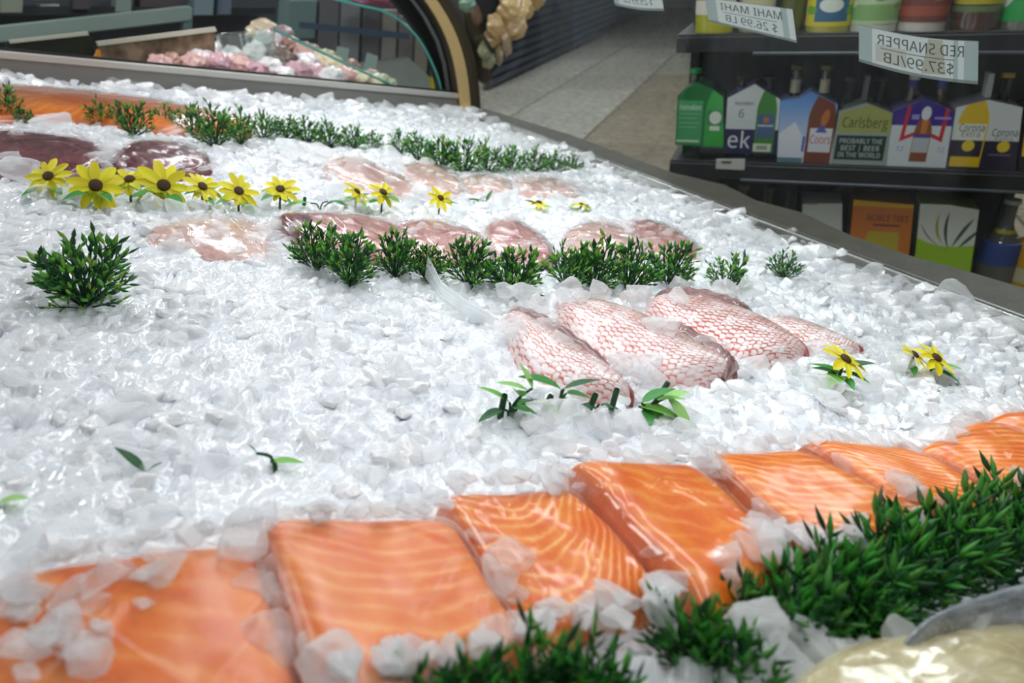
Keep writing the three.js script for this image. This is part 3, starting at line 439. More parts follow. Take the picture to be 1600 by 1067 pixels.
function sprig(seed, fat, len) {                           // a forked stalk, one metre = one unit of length 1
  const r = mulberry(seed), o = { p: [], i: [], c: [], col: lin(26, 70, 34) }, bx = rr(-0.16, 0.16, r), bz = rr(-0.16, 0.16, r);
  const P = [V3(0, 0, 0), V3(bx * 0.3, 0.4, bz * 0.3), V3(bx, 0.84, bz)]; tube(P, 0.018, 0.01, 5, 4, o);
  const c = new THREE.CatmullRomCurve3(P);
  const leaf = (q, d, L, tip) => { o.col = tip ? (len > 0.25 ? lin(rr(50, 80, r), rr(118, 146, r), rr(36, 52, r)) : lin(rr(84, 126, r), rr(150, 178, r), rr(40, 62, r))) : r() < 0.55 ? lin(22, rr(68, 86, r), 32) : lin(rr(40, 60, r), rr(104, 132, r), rr(32, 44, r)); bud(q, d, L, L * fat, o); };
  leaf(c.getPoint(1), V3(bx, 1, bz).normalize(), len * 1.05, r() < 0.7);
  for (let k = 0; k < 6; k++) { const t = mix(len < 0.25 ? 0.5 : 0.36, 0.97, k / 5), q = c.getPoint(t), a = k * 2.4 + r() * 1.2;
    const d = V3(Math.cos(a) * 0.55, 1, Math.sin(a) * 0.55).normalize(), L = rr(0.06, 0.17, r); o.col = lin(26, 72, 34); const e = q.clone().addScaledVector(d, L); tube([q, q.clone().addScaledVector(d, L * 0.5).add(V3(0, -0.01, 0)), e], 0.010, 0.008, 1, 4, o);
    leaf(e, V3(d.x + rr(-0.2, 0.2, r), d.y, d.z + rr(-0.2, 0.2, r)).normalize(), len * rr(0.8, 1.1, r), r() < 0.3); if (k > 3) leaf(q.clone().lerp(e, 0.5), V3(-d.x, d.y * 0.9, -d.z + 0.3).normalize(), len * rr(0.6, 0.85, r), false); }
  return finish(o);
}
const SPRIGS = { budded: Array.from({ length: 8 }, (_, i) => sprig(900 + i, i % 2 ? 0.2 : 0.15, 0.18)), needle: Array.from({ length: 8 }, (_, i) => sprig(950 + i, i % 2 ? 0.13 : 0.11, 0.28)) }, LEAF_MAT = phys(0xffffff, 0.42, { vertexColors: true, specularIntensity: 0.8 });
const tuftSpots = [];
function tuft(px, py, w, h, label, group, n = 22, seed = 1, kind = 'needle') {
  const [u, v] = bed(px, py), k = pxScale(u, v), r = mulberry(seed * 131 + Math.round(px)); const t = thing('plastic_grass_tuft', label, 'artificial grass', group); onBed(t, u, v, 0.002); tuftSpots.push([u, v, w * k * 0.22]);
  const Hh = h * k, W = w * k / 2; n = Math.round(n * 1.25);
  for (let i = 0; i < n; i++) {
    const f = Math.sqrt((i + 0.5) / n), a = i * 2.4 + r() * 0.9, tilt = f * Math.min(kind === 'budded' ? 1.5 : 1.35, Math.atan2(W, Hh) * 1.55 + 0.1), L = mix(Hh, Math.hypot(W, 0.2 * Hh), Math.pow(f, 1.6)) * rr(0.82, 1.1, r) * 1.0;
    const m = part(t, 'sprig', SPRIGS[kind][Math.floor(r() * 8)], LEAF_MAT); m.scale.set(1.2 * L, L, 1.2 * L);
    m.quaternion.setFromAxisAngle(V3(Math.cos(a), 0, Math.sin(a)), tilt).multiply(new THREE.Quaternion().setFromAxisAngle(UP, r() * 6.28)); m.position.set(-Math.sin(a) * -0.004 * f, -0.012, Math.cos(a) * 0.004 * f);
  }
  return t;
}
tuft(134, 468, 172, 124, 'large single plastic grass tuft standing alone on the ice at the left', null, 36, 3, 'budded');
const MID = [[492, 415, 84, 78], [545, 438, 92, 92], [618, 424, 80, 76], [668, 432, 62, 66], [734, 440, 92, 84], [800, 454, 92, 86], [884, 440, 78, 76], [930, 446, 84, 84], [984, 448, 84, 80], [1044, 442, 84, 76], [1136, 448, 80, 62], [1224, 430, 58, 48]];
MID.forEach((m, i) => tuft(m[0], m[1], m[2] * 1.18, m[3] * 1.05, `plastic grass tuft, ${ORD[i]} from the left in the grass row behind the snapper`, 'grass row behind the snapper', i > 9 ? 18 : 27, 5 + i, 'budded'));
const BACK = [[8, 182, 56, 48], [36, 188, 34, 26], [160, 190, 56, 34], [208, 210, 66, 52], [262, 198, 48, 36], [300, 206, 54, 44], [336, 228, 70, 60], [376, 222, 58, 50], [412, 216, 52, 42], [446, 216, 50, 38], [480, 222, 50, 38], [516, 226, 52, 38], [552, 230, 50, 36], [582, 228, 36, 26], [624, 236, 46, 34], [656, 250, 56, 42], [690, 262, 62, 50], [726, 268, 62, 48], [762, 266, 58, 44], [798, 266, 56, 40], [834, 264, 52, 34], [866, 264, 46, 28], [894, 264, 36, 24]];
BACK.forEach((m, i) => tuft(m[0], m[1], m[2] * 1.25, m[3] * 1.2, `small plastic grass tuft, ${ORD[i]} from the left in the back grass row`, 'back grass row', 19, 40 + i, 'budded'));
const FRONT = [[650, 1120, 130, 130], [740, 1120, 150, 170], [838, 1118, 160, 175], [925, 1120, 150, 165], [1078, 1050, 160, 165], [1130, 1090, 170, 170], [1150, 985, 130, 120], [1235, 1000, 190, 165], [1310, 965, 180, 165], [1345, 1000, 150, 110], [1385, 930, 190, 160], [1455, 900, 190, 165], [1530, 885, 180, 150], [1590, 850, 170, 140], [1650, 845, 170, 130]];
FRONT.forEach((m, i) => tuft(...m, `plastic grass tuft, ${ORD[i]} from the left in the front row below the salmon`, 'front grass row below the salmon', 30, 80 + i));

// ------------------------------------------------------------------ leaves and yellow daisies
function leafGeo(L, W, fold, curl, tip = 1.6, wob = 0) {    // along +z from the stalk, folded on its midrib, with thickness
  const nz = 12, nx = 6, top = [], g = new THREE.BufferGeometry(), pos = [], idx = [];
  for (const side of [0, 1]) for (let j = 0; j <= nz; j++) for (let i = 0; i <= nx; i++) { const t = j / nz, x = i / nx * 2 - 1, w = W / 2 * Math.pow(Math.sin(Math.PI * Math.pow(t, tip > 1.4 ? 0.8 : 1.25)), tip > 1.4 ? 0.9 : 0.5) + 0.0004; const z = L * t;
    pos.push(x * w, Math.abs(x) * w * fold - curl * L * t * t + wob * Math.sin(t * 9 + x) - (side ? 0.0005 : 0), z); }
  const k = nx + 1, S = (nz + 1) * k; for (let j = 0; j < nz; j++) for (let i = 0; i < nx; i++) { const a = j * k + i; idx.push(a, a + k, a + 1, a + 1, a + k, a + k + 1, S + a, S + a + 1, S + a + k, S + a + 1, S + a + k + 1, S + a + k); }
  for (let j = 0; j < nz; j++) for (const i of [0, nx]) { const a = j * k + i; i ? idx.push(a, a + k, S + a, S + a, a + k, S + a + k) : idx.push(a, S + a, a + k, S + a, S + a + k, a + k); }
  g.setAttribute('position', new THREE.Float32BufferAttribute(pos, 3)); g.setIndex(idx); g.computeVertexNormals(); return g;
}
const YEL = [phys(sRGB(248, 240, 30), 0.6, { transmission: 0.3, thickness: 0 }), phys(sRGB(240, 228, 20), 0.6, { transmission: 0.3, thickness: 0 })];
const GRN = [phys(sRGB(124, 190, 84), 0.45), phys(sRGB(62, 138, 62), 0.45), phys(sRGB(34, 92, 48), 0.45), phys(sRGB(158, 208, 124), 0.45)];
const BROWN = std(sRGB(70, 48, 22), 0.8), STALK = std(sRGB(30, 74, 36), 0.6);
const PETAL = [leafGeo(1, 0.38, 0.2, 0.2, 1), leafGeo(1, 0.34, 0.28, 0.02, 1), leafGeo(1, 0.37, 0.16, 0.34, 1)];
const LEAFS = [leafGeo(1, 0.42, 0.25, 0.3), leafGeo(1, 0.34, 0.35, 0.1), leafGeo(1, 0.5, 0.2, 0.45, 1.6, 0.02)];
const discG = (() => { const g = new THREE.SphereGeometry(1, 28, 14), p = g.attributes.position; for (let i = 0; i < p.count; i++) { const k = 1 + 0.06 * n3(p.getX(i) * 9, p.getY(i) * 9, p.getZ(i) * 9); p.setXYZ(i, p.getX(i) * k, p.getY(i) * 0.45 * k, p.getZ(i) * k); } g.computeVertexNormals(); return g; })();
const stemGeo = (L) => { const g = new THREE.CylinderGeometry(0.0016, 0.0018, L, 8); g.translate(0, -L / 2, 0); return g; };
function daisy(px, py, dpx, face, spin, label, opt = {}) {  // face: tilt of the flower head [towards the camera, to the right]
  const lift = opt.lift ?? 0.028, [u, v] = bed(px, py, lift), k = pxScale(u, v, lift), R = dpx * k / 2, r = mulberry(Math.round(px * 7 + py));
  const t = thing('yellow_daisy', label, 'artificial flower', 'yellow artificial daisies'); onBed(t, u, v, 0); tuftSpots.push([u, v, 0.012]);
  const head = new THREE.Group(); head.name = numbered('flower_head'); head.position.y = lift; t.add(head);
  head.quaternion.setFromEuler(new THREE.Euler(face[0], 0, -face[1], 'XYZ')).multiply(new THREE.Quaternion().setFromAxisAngle(UP, spin));
  const n = opt.petals ?? 10;
  for (let i = 0; i < n; i++) { const m = part(head, 'petal', PETAL[Math.floor(r() * 3)], YEL[i % 2]); const s = R * rr(0.88, 1.04, r); m.scale.set(s * rr(0.9, 1.1, r), s, s); m.quaternion.setFromEuler(new THREE.Euler(-rr(-0.05, 0.22, r), i / n * 6.283 + rr(-0.1, 0.1, r), 0, 'YXZ')); m.position.y = 0.0005 * (i % 2); }
  const d = part(head, 'flower_centre', discG, BROWN); d.scale.setScalar(R * 0.23); d.position.y = 0.002;
  part(t, 'stem', stemGeo(lift + 0.015), STALK).position.y = lift - 0.002;
  (opt.leaves ?? [0.4, 2.2, 4.1, 5.4]).forEach((a, i) => { const m = part(t, 'leaf', LEAFS[i % 3], GRN[(i + Math.round(px)) % 3 === 2 ? 0 : (i + 1) % 3]); m.scale.setScalar(R * rr(1.05, 1.45, r)); m.position.y = lift * rr(0.35, 0.8, r); m.quaternion.setFromEuler(new THREE.Euler(-rr(0.05, 0.4, r), a, 0, 'YXZ')); });
}
[[76, 276, 72, [0.75, -0.3], 0.3], [150, 290, 88, [0.95, -0.1], 0], [203, 281, 70, [0.5, -0.25], 0.5], [256, 290, 86, [1.0, 0.05], 0.25], [316, 292, 66, [0.6, 0.35], 0.1], [373, 299, 66, [0.75, 0.2], 0.4], [438, 296, 60, [0.6, -0.1], 0.2]].forEach((a, i) =>
  daisy(...a, `yellow artificial daisy with brown centre, ${ORD[i]} from the left in the left flower row`));
daisy(557, 300, 52, [0.4, 0.5], 0, 'yellow daisy with brown centre, left one of the touching pair in the middle');
daisy(598, 301, 60, [0.45, 0.3], 0.3, 'yellow daisy with brown centre, right one of the touching pair in the middle');
daisy(688, 310, 46, [0.7, 0.2], 0.2, 'lone small yellow daisy in the ice right of the touching pair', { leaves: [1.5] });
daisy(842, 317, 42, [0.05, 0.1], 0.2, 'flat half buried yellow daisy at the right of the flower row', { lift: 0.012, leaves: [1.2, 4.8] });
daisy(908, 320, 34, [0.0, 0.1], 0.5, 'rightmost half buried yellow daisy of the flower row, mostly green leaves', { lift: 0.008, leaves: [1.2, 1.9, 4.6] });
daisy(1320, 562, 84, [0.36, 0.2], 0.2, 'yellow daisy on a leafy stalk right of the snapper', { lift: 0.034, leaves: [0.6, 1.3, 2.2, 3.4, 4.4, 5.2, 5.9], petals: 9 });
daisy(1428, 555, 60, [0.4, 0.3], 0.6, 'yellow daisy tipped left, left one of the pair at the right edge', { lift: 0.024, leaves: [5.6] });
daisy(1462, 560, 74, [0.42, 0.1], 0.1, 'yellow daisy facing up, right one of the pair at the right edge', { lift: 0.024, leaves: [0.4, 1.1] });
function leafSprig(px, py, label, leaves, studs = [], name = 'plastic_leaf_sprig') {     // leaves: [dx, dy, length px, turn, tilt, kind, colour] in pixels from the foot
  const [u, v] = bed(px, py), k = pxScale(u, v); const t = thing(name, label, 'artificial leaves'); onBed(t, u, v, 0); tuftSpots.push([u, v, 0.012]);
  const stalk = (x, y, z, w = 0.0011) => { const o = { p: [], i: [], c: [], col: [1, 1, 1] }; tube([V3(0, -0.012, 0), V3(x * 0.3, y * 0.6, z * 0.3), V3(x, y, z)], w * 1.3, w, 6, 6, o); return finish(o); };
  const hs = new Set();
  for (const [dx, dy, L, turn, tilt, kind, col] of leaves) { const x = dx * k * 1.5, y = Math.max(0.002, dy * k); part(t, 'stem', stalk(x, y, 0), STALK); const m = part(t, 'leaf', LEAFS[kind], GRN[col]); m.position.set(x, y, 0); m.scale.setScalar(L * k * 1.3); m.quaternion.setFromEuler(new THREE.Euler(-tilt, turn, 0, 'YXZ')); }
  for (const [dx, dy, h, lean] of studs) { const o = { p: [], i: [], c: [], col: [1, 1, 1] }; for (let i = 0; i < 9; i++) { const y = h * k * (i / 9), x = lean * y; tube([V3(x, y - 0.001, 0), V3(x + lean * 0.0016, y + h * k / 9 * 0.5, 0), V3(x + lean * 0.003, y + h * k / 9, 0)], 0.0030, 0.0024, 2, 8, o); } const q = part(t, 'ribbed_peg', finish(o), STALK); q.position.set(dx * k, dy * k - 0.006, -0.004); }
}
const HP = Math.PI / 2;
leafSprig(796, 648, 'light green plastic leaf sprig at the left end below the snapper', [[-2, 22, 44, -HP - 0.3, 0.5, 1, 0], [10, 30, 40, -HP + 0.8, 0.9, 0, 0], [18, 40, 46, -HP - 0.1, 0.35, 1, 3], [22, 44, 34, -2.6, 0.9, 1, 3], [4, 16, 44, HP + 0.2, 0.1, 0, 1], [-8, 10, 36, -HP + 0.2, 0.0, 0, 2], [30, 22, 36, HP - 0.7, -0.3, 1, 0], [0, 12, 34, 0.5, 0.6, 2, 1]], [[-12, 4, 40, 0.05]]);
leafSprig(872, 640, 'dark green plastic leaf sprig with arching leaves below the snapper', [[0, 34, 58, -HP - 0.2, 0.55, 0, 1], [2, 36, 44, HP - 0.4, 0.5, 1, 2], [6, 28, 40, HP - 0.1, 0.0, 0, 1], [6, 20, 36, HP + 0.5, -0.5, 1, 0]], [[-22, 4, 30, 0.3]]);
leafSprig(928, 648, 'small dark green leaf sprig beside the ribbed pegs below the snapper', [[2, 12, 30, -HP, 0.4, 2, 2], [6, 12, 30, HP, 0.2, 2, 2], [4, 18, 22, 0.3, 0.5, 0, 2]], [[-8, 6, 38, 0.22], [36, 10, 40, 0.06]]);
leafSprig(1010, 648, 'light green plastic leaf sprig with broad leaves at the right below the snapper', [[-10, 22, 44, HP - 0.2, 0.75, 0, 1], [-12, 16, 56, HP - 0.5, 0.1, 0, 0], [10, 24, 52, HP + 0.1, 0.2, 1, 3], [22, 28, 56, HP - 1.1, -0.45, 0, 3], [8, 26, 36, HP - 0.8, 0.4, 1, 0], [2, 8, 40, 0.5, -0.1, 0, 0], [-4, 10, 30, -0.3, 0.1, 2, 1]], [[16, 24, 38, 0.45]]);
leafSprig(220, 742, 'thin dark green leaf poking out of the ice at the lower left', [[4, 4, 46, -HP - 0.5, 0.75, 1, 2], [6, 2, 26, HP - 0.5, 0.8, 1, 1]]);
leafSprig(432, 724, 'small green leaf half buried in the ice above the salmon', [[-6, 4, 40, HP - 0.2, 0.05, 1, 0], [-20, 22, 18, -HP, 1.0, 1, 1]]);
leafSprig(-4, 792, 'light green leaf at the left edge of the photo', [[0, 6, 40, HP - 0.4, 0.6, 0, 3]]);
leafSprig(500, 322, 'light green leaf sprig in the ice between the flower groups', [[-10, 4, 34, -HP + 0.4, 0.2, 0, 0], [8, 8, 34, HP - 0.5, 0.1, 0, 1], [30, 10, 26, HP - 0.2, 0.5, 1, 3]], [[-24, 6, 12, 0.1]]);
leafSprig(752, 316, 'dark green leaf tips in the ice between the two single daisies', [[-14, 4, 18, HP - 0.4, 0.1, 1, 1], [6, 2, 18, 0.3, 1.2, 1, 1]]);

// ------------------------------------------------------------------ single lumps of ice lying where they can be picked out
const CLEAR_LUMPS = Array.from({ length: 7 }, (_, i) => lump(700 + i, 9, 0.75));
function lumps(label, group, spots, mat = ICE_CLEAR) {      // spots: [x, y, px across, height above the bed]
  const r = mulberry(Math.round(spots[0][0] * 3 + spots[0][1]));
  const first = new THREE.Mesh(CLEAR_LUMPS[0], mat);
  spots = spots.slice().sort((a, b) => a[0] - b[0]); const few = spots.length > 1 && spots.length < 23;
  spots.forEach(([x, y, w, h = 0.0, flat = 1, turn], at) => { const [u, v] = bed(x, y, h), k = pxScale(u, v, h), m = first.clone(); m.geometry = CLEAR_LUMPS[Math.floor(r() * 7)]; m.name = numbered('ice_lump'); m.castShadow = m.receiveShadow = true; const s = w * k / 1.7;
    onBed(m, u, v, h, turn ?? r() * 6.28); m.quaternion.multiply(new THREE.Quaternion().setFromEuler(new THREE.Euler(rr(-0.35, 0.35, r), 0, rr(-0.35, 0.35, r)))); m.scale.set(s, s * flat * rr(0.7, 1, r), s * rr(0.7, 1, r)); scene.add(tag(m, few ? `${label}, ${ORD[at]} from the left` : label, 'ice lump', group)); });
}
const along = (line, n, w, h, spread, seed, flat = 0.7) => { const r = mulberry(seed), out = [], len = line.slice(1).map((p, i) => Math.hypot(p[0] - line[i][0], p[1] - line[i][1])), tot = len.reduce((a, b) => a + b, 0);
  for (let i = 0; i < n; i++) { let d = tot * (i + r()) / n, k = 0; while (k < len.length - 1 && d > len[k]) { d -= len[k]; k++; } const t = d / len[k]; out.push([mix(line[k][0], line[k + 1][0], t) + rr(-spread, spread, r), mix(line[k][1], line[k + 1][1], t) + rr(-spread, spread, r) * 0.7, rr(w[0], w[1], r), rr(h[0], h[1], r), flat]); } return out; };
lumps('wet ice lump along the upper edge of the front salmon row', 'ice lumps along the upper edge of the front salmon', [...along([[40, 876], [200, 846], [390, 812], [520, 794], [690, 788], [720, 752], [870, 748], [890, 706], [1080, 704], [1250, 684], [1430, 690], [1540, 648]], 74, [20, 46], [0.022, 0.038], 13, 41, 0.6)], ICE_CLEAR);
lumps('ice lump lying on the hazy left end of the front salmon row', 'ice lumps on the leftmost salmon', [...along([[20, 900], [110, 960], [40, 1020], [160, 900], [250, 870], [120, 1040], [30, 900], [60, 1050]], 36, [26, 64], [0.022, 0.028], 26, 42, 0.4)], ICE_MELT);
lumps('single ice lump on the wrap near the top right of the leftmost salmon', null, [[372, 846, 76, 0.03, 0.5]], ICE_MELT);
lumps('ice lump wedged between the front salmon fillets', 'ice lumps between the salmon fillets', [[430, 905, 60, 0.012], [428, 930, 50, 0.014], [444, 880, 40, 0.01], [790, 870, 70, 0.028], [778, 900, 66, 0.026, 1], [796, 925, 44, 0.022], [760, 845, 40, 0.02], [860, 690, 54, 0.02], [880, 740, 40, 0.02], [1110, 722, 44, 0.03], [1126, 735, 36, 0.026], [1100, 712, 30, 0.03], [1232, 806, 38, 0.02], [1220, 818, 30, 0.016], [1208, 800, 24, 0.018], [1405, 750, 42, 0.034, 1], [1416, 760, 34, 0.034], [1432, 772, 28, 0.03], [1398, 742, 22, 0.03], [1596, 744, 40, 0.04]], ICE_MELT);
lumps('ice lump in the heap at the near edge of the front salmon row', 'ice lumps below the front salmon row', [...along([[480, 1030], [620, 1020], [760, 1000], [900, 960], [1010, 930], [1090, 905], [1180, 860], [1250, 840], [1330, 830], [1440, 800]], 52, [32, 64], [0.014, 0.03], 26, 43, 0.8), [520, 1030, 110, 0.03, 0.9], [1160, 850, 60, 0.03], [1200, 840, 64, 0.034], [1130, 880, 60, 0.03], [1055, 905, 56, 0.02], [1180, 825, 50, 0.034], [1215, 865, 60, 0.03], [1145, 905, 56, 0.026]], ICE_CLEAR);
lumps('grey wet ice lump below the front grass', 'ice lumps below the front grass', [[1170, 985, 90, 0.03, 0.9], [1260, 1010, 100, 0.02], [1230, 1050, 90, 0.02], [1180, 1060, 110, 0.02], [1290, 1030, 70, 0.02], [1090, 1075, 110, 0.01], [1010, 1080, 100, 0.012], [1150, 1030, 80, 0.012]]);
lumps('ice lump standing up along the front glass', 'ice lumps along the front glass', along([[762, 194], [890, 244], [1040, 304], [1160, 352], [1260, 392], [1340, 426], [1430, 458], [1500, 486], [1570, 518]], 44, [14, 32], [0.0, 0.02], 13, 44, 1.1), ICE_GLASSY);
lumps('large clear ice lump against the front glass', 'large ice lumps at the front glass', [[1484, 462, 54, 0.02, 1.2], [1512, 484, 46, 0.012], [1362, 424, 28, 0.02, 1.6], [1345, 436, 26, 0.012], [1538, 494, 40, 0.012], [1236, 366, 22, 0.016, 1.5], [1170, 334, 24, 0.016, 1.3]], ICE_GLASSY);
lumps('ice lump along the divider rail at the back', 'ice lumps along the divider rail', along([[0, 108], [60, 112], [140, 120], [240, 138], [360, 152], [470, 160], [560, 160], [640, 168], [720, 178]], 30, [16, 32], [0.01, 0.03], 4, 45, 0.9), ICE_GLASSY);
lumps('ice lump lying among the snapper fillets', 'ice lumps among the snapper', [[890, 450, 40, 0.03], [940, 455, 36, 0.03], [905, 462, 26, 0.03], [1000, 470, 44, 0.03], [984, 462, 34, 0.03], [1034, 512, 44, 0.03], [1020, 505, 30, 0.03], [1060, 465, 34, 0.03], [860, 510, 40, 0.02], [880, 535, 32, 0.02], [985, 570, 46, 0.02], [1010, 565, 40, 0.02], [1000, 585, 36, 0.015], [1020, 590, 44, 0.012], [1180, 570, 40, 0.01], [1130, 455, 40, 0.02], [1170, 450, 44, 0.02], [1060, 445, 36, 0.02], [820, 460, 44, 0.02], [840, 480, 34, 0.02], [790, 455, 34, 0.015]], ICE_GLASSY);
lumps('rounded clear ice lump among the leaf sprigs', 'ice lumps among the leaf sprigs', [[868, 640, 62, 0.02, 1], [915, 655, 44, 0.01], [940, 660, 48, 0.008], [980, 655, 40, 0.01], [1062, 662, 30, 0.012, 1.3], [840, 665, 40, 0.008], [1000, 668, 40, 0.006], [1280, 600, 56, 0.012], [1300, 625, 44, 0.01], [1410, 566, 40, 0.014], [1490, 575, 40, 0.012], [1350, 600, 44, 0.01]], ICE_GLASSY);
lumps('clear ice lump among the yellow daisies', 'ice lumps among the daisies', [[105, 300, 30, 0.012], [125, 305, 24, 0.012], [60, 300, 26, 0.01], [240, 318, 36, 0.01], [280, 326, 36, 0.01], [310, 320, 30, 0.01], [410, 312, 30, 0.012], [390, 328, 30, 0.006], [470, 300, 34, 0.012], [520, 296, 36, 0.012], [556, 318, 36, 0.01], [640, 312, 30, 0.012], [660, 302, 36, 0.014], [720, 320, 30, 0.01], [780, 318, 34, 0.01], [800, 305, 26, 0.01], [870, 312, 30, 0.01]], ICE_GLASSY);
lumps('ice lump beside the tuna loins at the back left', 'ice lumps beside the tuna', [[155, 245, 34, 0.016], [165, 232, 30, 0.018], [25, 264, 46, 0.016], [10, 250, 34, 0.02], [80, 190, 44, 0.012], [260, 222, 30, 0.012], [345, 236, 26, 0.012], [450, 230, 44, 0.02], [500, 240, 40, 0.02], [610, 245, 38, 0.02], [560, 252, 30, 0.02]], ICE_GLASSY);
{ // clear twisted end of a wrap, standing out of the ice
  const t = thing('plastic_wrap_tail', 'clear ribbed plastic wrap end standing between the grass and the first snapper', 'plastic wrap');
  const P = [[668, 398, 0.03], [690, 440, 0.02], [730, 470, 0.016], [778, 500, 0.012]].map(([x, y, h]) => { const [u, v] = bed(x, y, h); return [u, v, h]; }), Q = [[664, 432, 0.012], [686, 466, 0.008], [724, 492, 0.006], [770, 508, 0.006]].map(([x, y, h]) => { const [u, v] = bed(x, y, h); return [u, v, h]; });
  const c = P[1], pos = [], idx = [], n = 30, m = 24; for (let side = 0; side < 2; side++) for (let i = 0; i <= n; i++) for (let j = 0; j <= m; j++) { const a = i / n * 2.999, k = Math.floor(a), f = a - k, s = j / m; const p = [0, 1, 2].map((q) => mix(mix(P[k][q], P[k + 1][q], f), mix(Q[k][q], Q[k + 1][q], f), s)); pos.push(p[0] - c[0], p[2] + 0.0012 * Math.sin(s * 44) * (1 - 0.5 * i / n) + 0.004 * Math.sin(s * 3.14) - side * 0.0006, -(p[1] - c[1])); }
  const S = (n + 1) * (m + 1); for (let i = 0; i < n; i++) for (let j = 0; j < m; j++) { const a = i * (m + 1) + j; idx.push(a, a + 1, a + m + 2, a, a + m + 2, a + m + 1, S + a, S + a + m + 2, S + a + 1, S + a, S + a + m + 1, S + a + m + 2); }
  const g = new THREE.BufferGeometry(); g.setAttribute('position', new THREE.Float32BufferAttribute(pos, 3)); g.setIndex(idx); g.computeVertexNormals(); onBed(t, c[0], c[1]); part(t, 'wrap_end', g, wrapMat(0.5, new THREE.Color(0.93, 0.95, 0.95)));
}

// ------------------------------------------------------------------ price signs taped outside the curved glass, read from the customer's side
function sign(label, px, lines, tape, stain, extra) {        // px: corners TL, TR, BR, BL in the photo
  const n = 16, m = 6, pos = [], uv = [], idx = []; const P = px.map((p) => p);
  const t = thing('price_sign', label, 'price sign'); const c = onGlass((P[0][0] + P[2][0]) / 2, (P[0][1] + P[2][1]) / 2, 0.009); t.position.copy(c);
  for (let side = 0; side < 2; side++) for (let j = 0; j <= m; j++) for (let i = 0; i <= n; i++) { const s = i / n, q = j / m; const x = mix(mix(P[0][0], P[1][0], s), mix(P[3][0], P[2][0], s), q), y = mix(mix(P[0][1], P[1][1], s), mix(P[3][1], P[2][1], s), q) + (extra ?? 0) * Math.sin(s * Math.PI); const w = onGlass(x, y, 0.009 + side * 0.0012).sub(c); pos.push(w.x, w.y, w.z); uv.push(s, 1 - q); }
  const k = n + 1, S = k * (m + 1); for (let j = 0; j < m; j++) for (let i = 0; i < n; i++) { const a = j * k + i; idx.push(a, a + k + 1, a + 1, a, a + k, a + k + 1, S + a, S + a + 1, S + a + k + 1, S + a, S + a + k + 1, S + a + k); }
  for (let i = 0; i < n; i++) { const a = i, b = m * k + i; idx.push(a, a + 1, S + a + 1, a, S + a + 1, S + a, b, S + b + 1, b + 1, b, S + b, S + b + 1); }
  for (let j = 0; j < m; j++) { const a = j * k, b = j * k + n; idx.push(a, S + a, S + a + k, a, S + a + k, a + k, b, S + b + k, S + b, b, b + k, S + b + k); }
  const g = new THREE.BufferGeometry(); g.setAttribute('position', new THREE.Float32BufferAttribute(pos, 3)); g.setAttribute('uv', new THREE.Float32BufferAttribute(uv, 2)); g.setIndex(idx); g.computeVertexNormals();
  const T = canvasTex(768, 288, (x, w, h) => { x.fillStyle = '#d4dadb'; x.fillRect(0, 0, w, h); if (stain) { x.fillStyle = 'rgba(150,140,110,0.55)'; x.beginPath(); x.moveTo(w * 0.58, 10); x.lineTo(w * 0.7, 10); x.lineTo(w * 0.73, h - 40); x.lineTo(w * 0.52, h - 30); x.fill(); x.fillStyle = 'rgba(160,150,120,0.35)'; x.fillRect(w * 0.14, h * 0.4, w * 0.26, h * 0.45); }
    for (const [a, b] of tape) { x.fillStyle = 'rgba(150,168,168,0.75)'; x.fillRect(a * w, 0, (b - a) * w, h); }
    x.fillStyle = 'rgba(110,116,116,0.8)'; x.fillRect(0, h - 22, w, 22); x.fillRect(0, 0, w, 5);
    x.save(); x.translate(w, 0); x.scale(-1, 1); x.fillStyle = '#3c4042'; x.textAlign = 'center'; x.textBaseline = 'middle'; x.font = '104px sans-serif'; if (lines[0]) x.fillText(lines[0], w * 0.48, h * 0.27, w * 0.74); x.fillText(lines[1], w * 0.5, h * 0.7, w * 0.6); x.fillRect(w * 0.2, h * 0.475, w * 0.62, 5); x.restore(); });
  part(t, 'paper', g, std(0xffffff, 0.6, { map: T }));
}
sign('white paper price sign reading mahi mahi in mirror writing, taped to the glass', [[1101, -4], [1238, 14], [1245, 67], [1107, 33]], ['MAHI MAHI', '$ 26.99 LB'], [[0.0, 0.12], [0.86, 0.93]], false);
sign('white paper price sign reading red snapper in mirror writing, stained, taped to the glass', [[1342, 38], [1529, 64], [1528, 132], [1342, 96]], ['RED SNAPPER', '$37.99/LB'], [[0.0, 0.11], [0.79, 0.83], [0.88, 1]], true, 6);
sign('white paper price sign cut off by the top edge of the photo', [[950, -40], [1028, -34], [1038, 17], [961, 8]], ['', '$ 29.99 LB'], [[0.0, 0.1]], false, 3);

// ------------------------------------------------------------------ the next case beyond the divider: meat tray, glass partitions, end glass
const divDir = V3(U.x * (railA[0] - divA[0]), 0, -(railA[1] - divA[1])).normalize();
const divPlane = (d) => frameFrom(bedW(railA[0], railA[1], 0.06).add(V3(0, 0, -d)), divDir, UP);
function flat(parent, name, px, d, depth, mat, label, bevel = 0) {       // a plate on the upright plane a distance d beyond the divider, from its outline in the photo
  const pl = typeof d === 'number' ? divPlane(d) : d, pts = px.map(([x, y]) => onPlane(x, y, pl)), c = centre(pts);
  const g = plate(pts.map((p) => [p[0] - c[0], p[1] - c[1]]), depth, bevel), m = part(parent, name, g, mat, label);
  const w = planeW(pl, c[0], c[1]); if (parent.position.lengthSq() === 0 && parent.children.length === 1) { parent.position.copy(w); parent.quaternion.copy(pl.q); m.position.set(0, 0, 0); } else { m.position.copy(w.sub(parent.position).applyQuaternion(parent.quaternion.clone().invert())); m.quaternion.copy(parent.quaternion.clone().invert()).multiply(pl.q); }
  return m;
}
